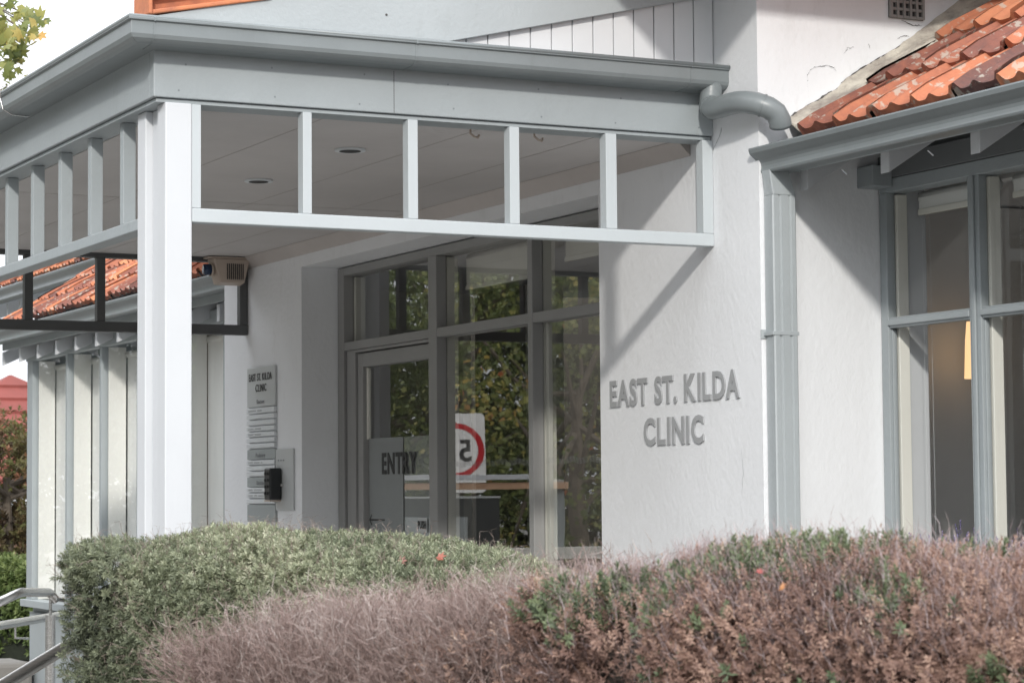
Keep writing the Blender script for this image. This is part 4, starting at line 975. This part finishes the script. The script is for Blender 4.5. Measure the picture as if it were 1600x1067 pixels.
tree('street_tree', (-36, -3.5, -.15), 8, (-36, -3.5, 3.8), (4, 4, 4.6), 8000, .2, G_dark, 'dark evergreen tree mirrored in the door glass', seed=25, clump=80, group='trees mirrored in the entry glass')
rt = np.random.default_rng(51); tc_ = []  # tree belt added out of view to block light from the low sky
for i in range(16): tc_.append((-34+i*3.0+rt.normal(0, .8), -17+rt.normal(0, 1.5), 6.0+rt.normal(0, .6)))
tc_ = [c_ for c_ in tc_ if c_[0] < 8]+[(17+rt.normal(0, .8), y_, 2.6) for y_ in np.arange(-12, 14, 2.8)]; tc_ = np.array(tc_); n = 24000; k = rt.integers(0, len(tc_), n); dd = rt.normal(size=(n, 3)); dd /= np.linalg.norm(dd, axis=1, keepdims=True)
P = tc_[k]+dd*(rt.random(n)**.4)[:, None]*np.column_stack([np.full(n, 2.6), np.full(n, 2.6), tc_[k][:, 2]*1.02]); P[:, 2] = np.maximum(P[:, 2], .1)
V_, F_, T_ = sprig(6, .42, .19, .3, 1.2, np.random.default_rng(3))
dt_ = inst(V_, F_, P, rot_to(dd+rt.normal(0, .5, (n, 3)), rt), rt.uniform(.7, 1.3, n), np.clip(rt.normal(.45, .2, n), 0, 1), 'sky_block_trees', G_dark, None, T_)
tag(dt_, 'dark belt of trees added outside the view to block low sky light, seen only mirrored in the windows', 'trees', kind='stuff')
q = atd(10, 760, 33)
tree('garden_tree', (q[0], q[1], -.15), 5, (q[0], q[1], 1.75), (1.5, 1.8, 1.25), 5200, .10, G_brn, 'reddish green garden tree in front of the red roofed house', seed=31, clump=44, trunk_r=.12)
q = atd(10, 960, 24)
LH = empty('low_hedge', (q[0], q[1], -.15), 'low green hedge at the left edge behind the handrail', 'hedge')
lsp = [(q[0]-3, q[1]-1.5, .80, .5), (q[0], q[1], .80, .5), (q[0]+1.5, q[1]+1.2, .78, .5), (q[0]+2.5, q[1]+2.2, .78, .5)]
core(lsp, M['greencore'], 'dark_core', LH, .08, -.14)
P, Nn = bush_pts(lsp, 7000, r, thick=.1); P = P+Nn*(fbm(P, 5, 3)*.04)[:, None]
shp = sprig(12, .07, .022, .07, 1.2, np.random.default_rng(99))
G_hedge = leafmat('hedge_leaf', [(0, (.04, .06, .02)), (.5, (.13, .19, .06)), (1, (.30, .36, .14))], .5, .3)
inst(shp[0], shp[1], P, rot_to(Nn+r.normal(0, .5, P.shape)+np.array([0, 0, .5]), r), r.uniform(.7, 1.2, len(P)), np.clip(.5+.2*Nn[:, 2]+r.normal(0, .15, len(P)), 0, 1), 'foliage', G_hedge, LH, shp[2])
q0_, q1_ = atd(-120, 1034, 16.5), atd(46, 1034, 16.5)
wl_ = MB().box(q0_[0]-.1, q1_[0]+.1, min(q0_[1], q1_[1]), max(q0_[1], q1_[1])+.0, -.15, q0_[2]).build('low_wall', M['ground'], None, .03); tag(wl_, 'low white rendered garden wall at the bottom left corner', 'wall')
# ---------------------------------------------------------------- handrails
def rail(name, pts, rad, label, posts_=(), m=None):
    R = empty(name, (float(pts[0][0]), float(pts[0][1]), 0), label, 'handrail', 'stainless steel handrails by the side ramp')
    pf = []
    for i in range(len(pts)):
        if 0 < i < len(pts)-1:
            a, b, c = np.array(pts[i-1]), np.array(pts[i]), np.array(pts[i+1]); da = (a-b)/np.linalg.norm(a-b); dc = (c-b)/np.linalg.norm(c-b); k = .05
            for t in np.linspace(0, 1, 6): pf.append((b+da*k)*(1-t)**2+2*b*t*(1-t)+(b+dc*k)*t*t)
        else: pf.append(np.array(pts[i]))
    MB().tube(pf, rad, 16).build('rail', M['steel'], R, smooth=True)
    for (p, ztop, pr) in posts_:
        MB().tube([(p[0], p[1], -.15), (p[0], p[1], ztop)], pr, 16).build('post', M['steel'], R, smooth=False)
        MB().tube([(p[0], p[1], ztop), (p[0], p[1], ztop+.10)], .008, 10).build('spigot', M['steel'], R)
    return R
p1 = atd(79, 925, 12.1); p2 = atd(32, 925, 11.6); p3 = atd(-60, 968, 11.0)
rail('handrail', [p1+np.array([.0, .02, -.03]), p1, p2, p3], .023, 'topmost stainless handrail bending down to the left at the frame edge', [((p1[0], p1[1]), float(atd(79, 960, 12.1)[2]), .026)])
rail('handrail', [atd(200, 955, 9.6), atd(105, 1009, 9.3), atd(15, 1064, 9.0), atd(-80, 1122, 8.7)], .026, 'sloping stainless handrail rising to the right behind the green hedge')
rail('handrail', [atd(170, 950, 14.2), atd(100, 960, 14), atd(0, 977, 13.2), atd(-60, 990, 12.6)], .024, 'shaded far handrail passing behind the steel post', [])
b0 = atd(24, 978, 13.4)
MB().tube([b0, atd(24, 996, 13.4), atd(38, 997, 13.5), atd(44, 997, 13.6)], .007, 8).build('bracket', M['steel'], bpy.data.objects['handrail.002'])
# ---------------------------------------------------------------- made-up barrier, stands in for an unidentified shape mirrored in the glazing
c0 = atd(757, 745, 16.0); c0 = np.array([c0[0], 2*4.441-c0[1], 0]); vr = np.array([CR[0], -CR[1], 0]); vr /= np.linalg.norm(vr); vf = np.array([-CF[0], CF[1], 0]); vf /= np.linalg.norm(vf)
BR = empty('stand_in_barrier', (c0[0], c0[1], -.15), 'made-up white capped barrier with timber rail and dark panels, standing in for an unidentified shape mirrored low in the entry glass', 'barrier')
def bslab(name, m, a0, a1, d0, d1, z0, z1):
    vs = [tuple(c0+vr*a+vf*d+np.array([0, 0, z])) for z in (z0, z1) for a, d in ((a0, d0), (a1, d0), (a1, d1), (a0, d1))]
    return MB().add(vs, [(0, 3, 2, 1), (4, 5, 6, 7), (0, 1, 5, 4), (1, 2, 6, 5), (2, 3, 7, 6), (3, 0, 4, 7)]).build(name, m, BR, .002)
H0 = 1.505
bslab('cap_rail', M['white'], -1.2, .42, -.05, .06, H0+.050, H0+.085)
bslab('timber_rail', M['timber'], -1.2, .57, -.03, .03, H0-.015, H0+.032)
bslab('dark_panel', M['innerdark'], -1.2, .10, -.02, .02, .35, H0-.075)
bslab('trim', M['signplate'], -1.2, .105, -.015, .025, H0-.074, H0-.060)
bslab('grey_panel', M['signdark'], -.7, -.12, .0201, .03, .5, H0-.20)
bslab('lower_rail', M['cream'], -1.2, .9, -.02, .025, H0-.49, H0-.41)
for q_ in (-1.1, .50): bslab('post', M['signdark'], q_-.04, q_+.04, -.06, -.031, -.15, H0+.05)
# ---------------------------------------------------------------- speed sign (mirrored in the middle pane)
c = atd(714, 704, 19.7); c = np.array([c[0], 2*4.441-c[1], c[2]])
SP = empty('speed_sign', (c[0], c[1], -.15), 'white 50 speed limit sign with red ring, mirrored in the middle entry pane', 'road sign')
nrm = np.array([.906, .423, 0]); ux = np.array([-nrm[1], nrm[0], 0]); uz = np.array([0, 0, 1.])
def loc(a, b, d): return c+ux*a+uz*b+nrm*d
def rrect(w_, h, r_, n=6):
    o = []
    for cx, cy, a0 in ((w_-r_, h-r_, 0), (-w_+r_, h-r_, 90), (-w_+r_, -h+r_, 180), (w_-r_, -h+r_, 270)):
        for k in range(n+1): a = math.radians(a0+90*k/n); o.append((cx+r_*math.cos(a), cy+r_*math.sin(a)))
    return o
def plate(pts, d0, d1, name, m, dz=0):
    n = len(pts); vs = [loc(a, b+dz, d0) for a, b in pts]+[loc(a, b+dz, d1) for a, b in pts]
    return MB().add(vs, [tuple(range(n)), tuple(range(2*n-1, n-1, -1))]+[(i, (i+1) % n, (i+1) % n+n, i+n) for i in range(n)]).build(name, m, SP)
plate(rrect(.235, .33, .04), 0, .004, 'sign_plate', M['signwhite'], -.02)
mb = MB(); n = 48
for i in range(n):
    a = 2*math.pi*i/n
    for rr in (.226, .182): mb.v.append(tuple(loc(rr*math.cos(a), rr*math.sin(a), .006)))
for i in range(n): j = (i+1) % n; mb.f.append((2*i, 2*i+1, 2*j+1, 2*j))
mb.build('red_ring', M['red'], SP)
text('50', loc(-.125, -.085, .005), .25, .17, .002, M['blacktext'], SP, ux=ux, uz=uz, name='numerals', bold=.02)
MB().tube([(c[0]-nrm[0]*.03, c[1]-nrm[1]*.03, -.15), (c[0]-nrm[0]*.03, c[1]-nrm[1]*.03, c[2]+.3)], .025, 12).build('pole', M['steel'], SP)
for o in list(bpy.data.objects):
    if '_abs' in o: del o['_abs']
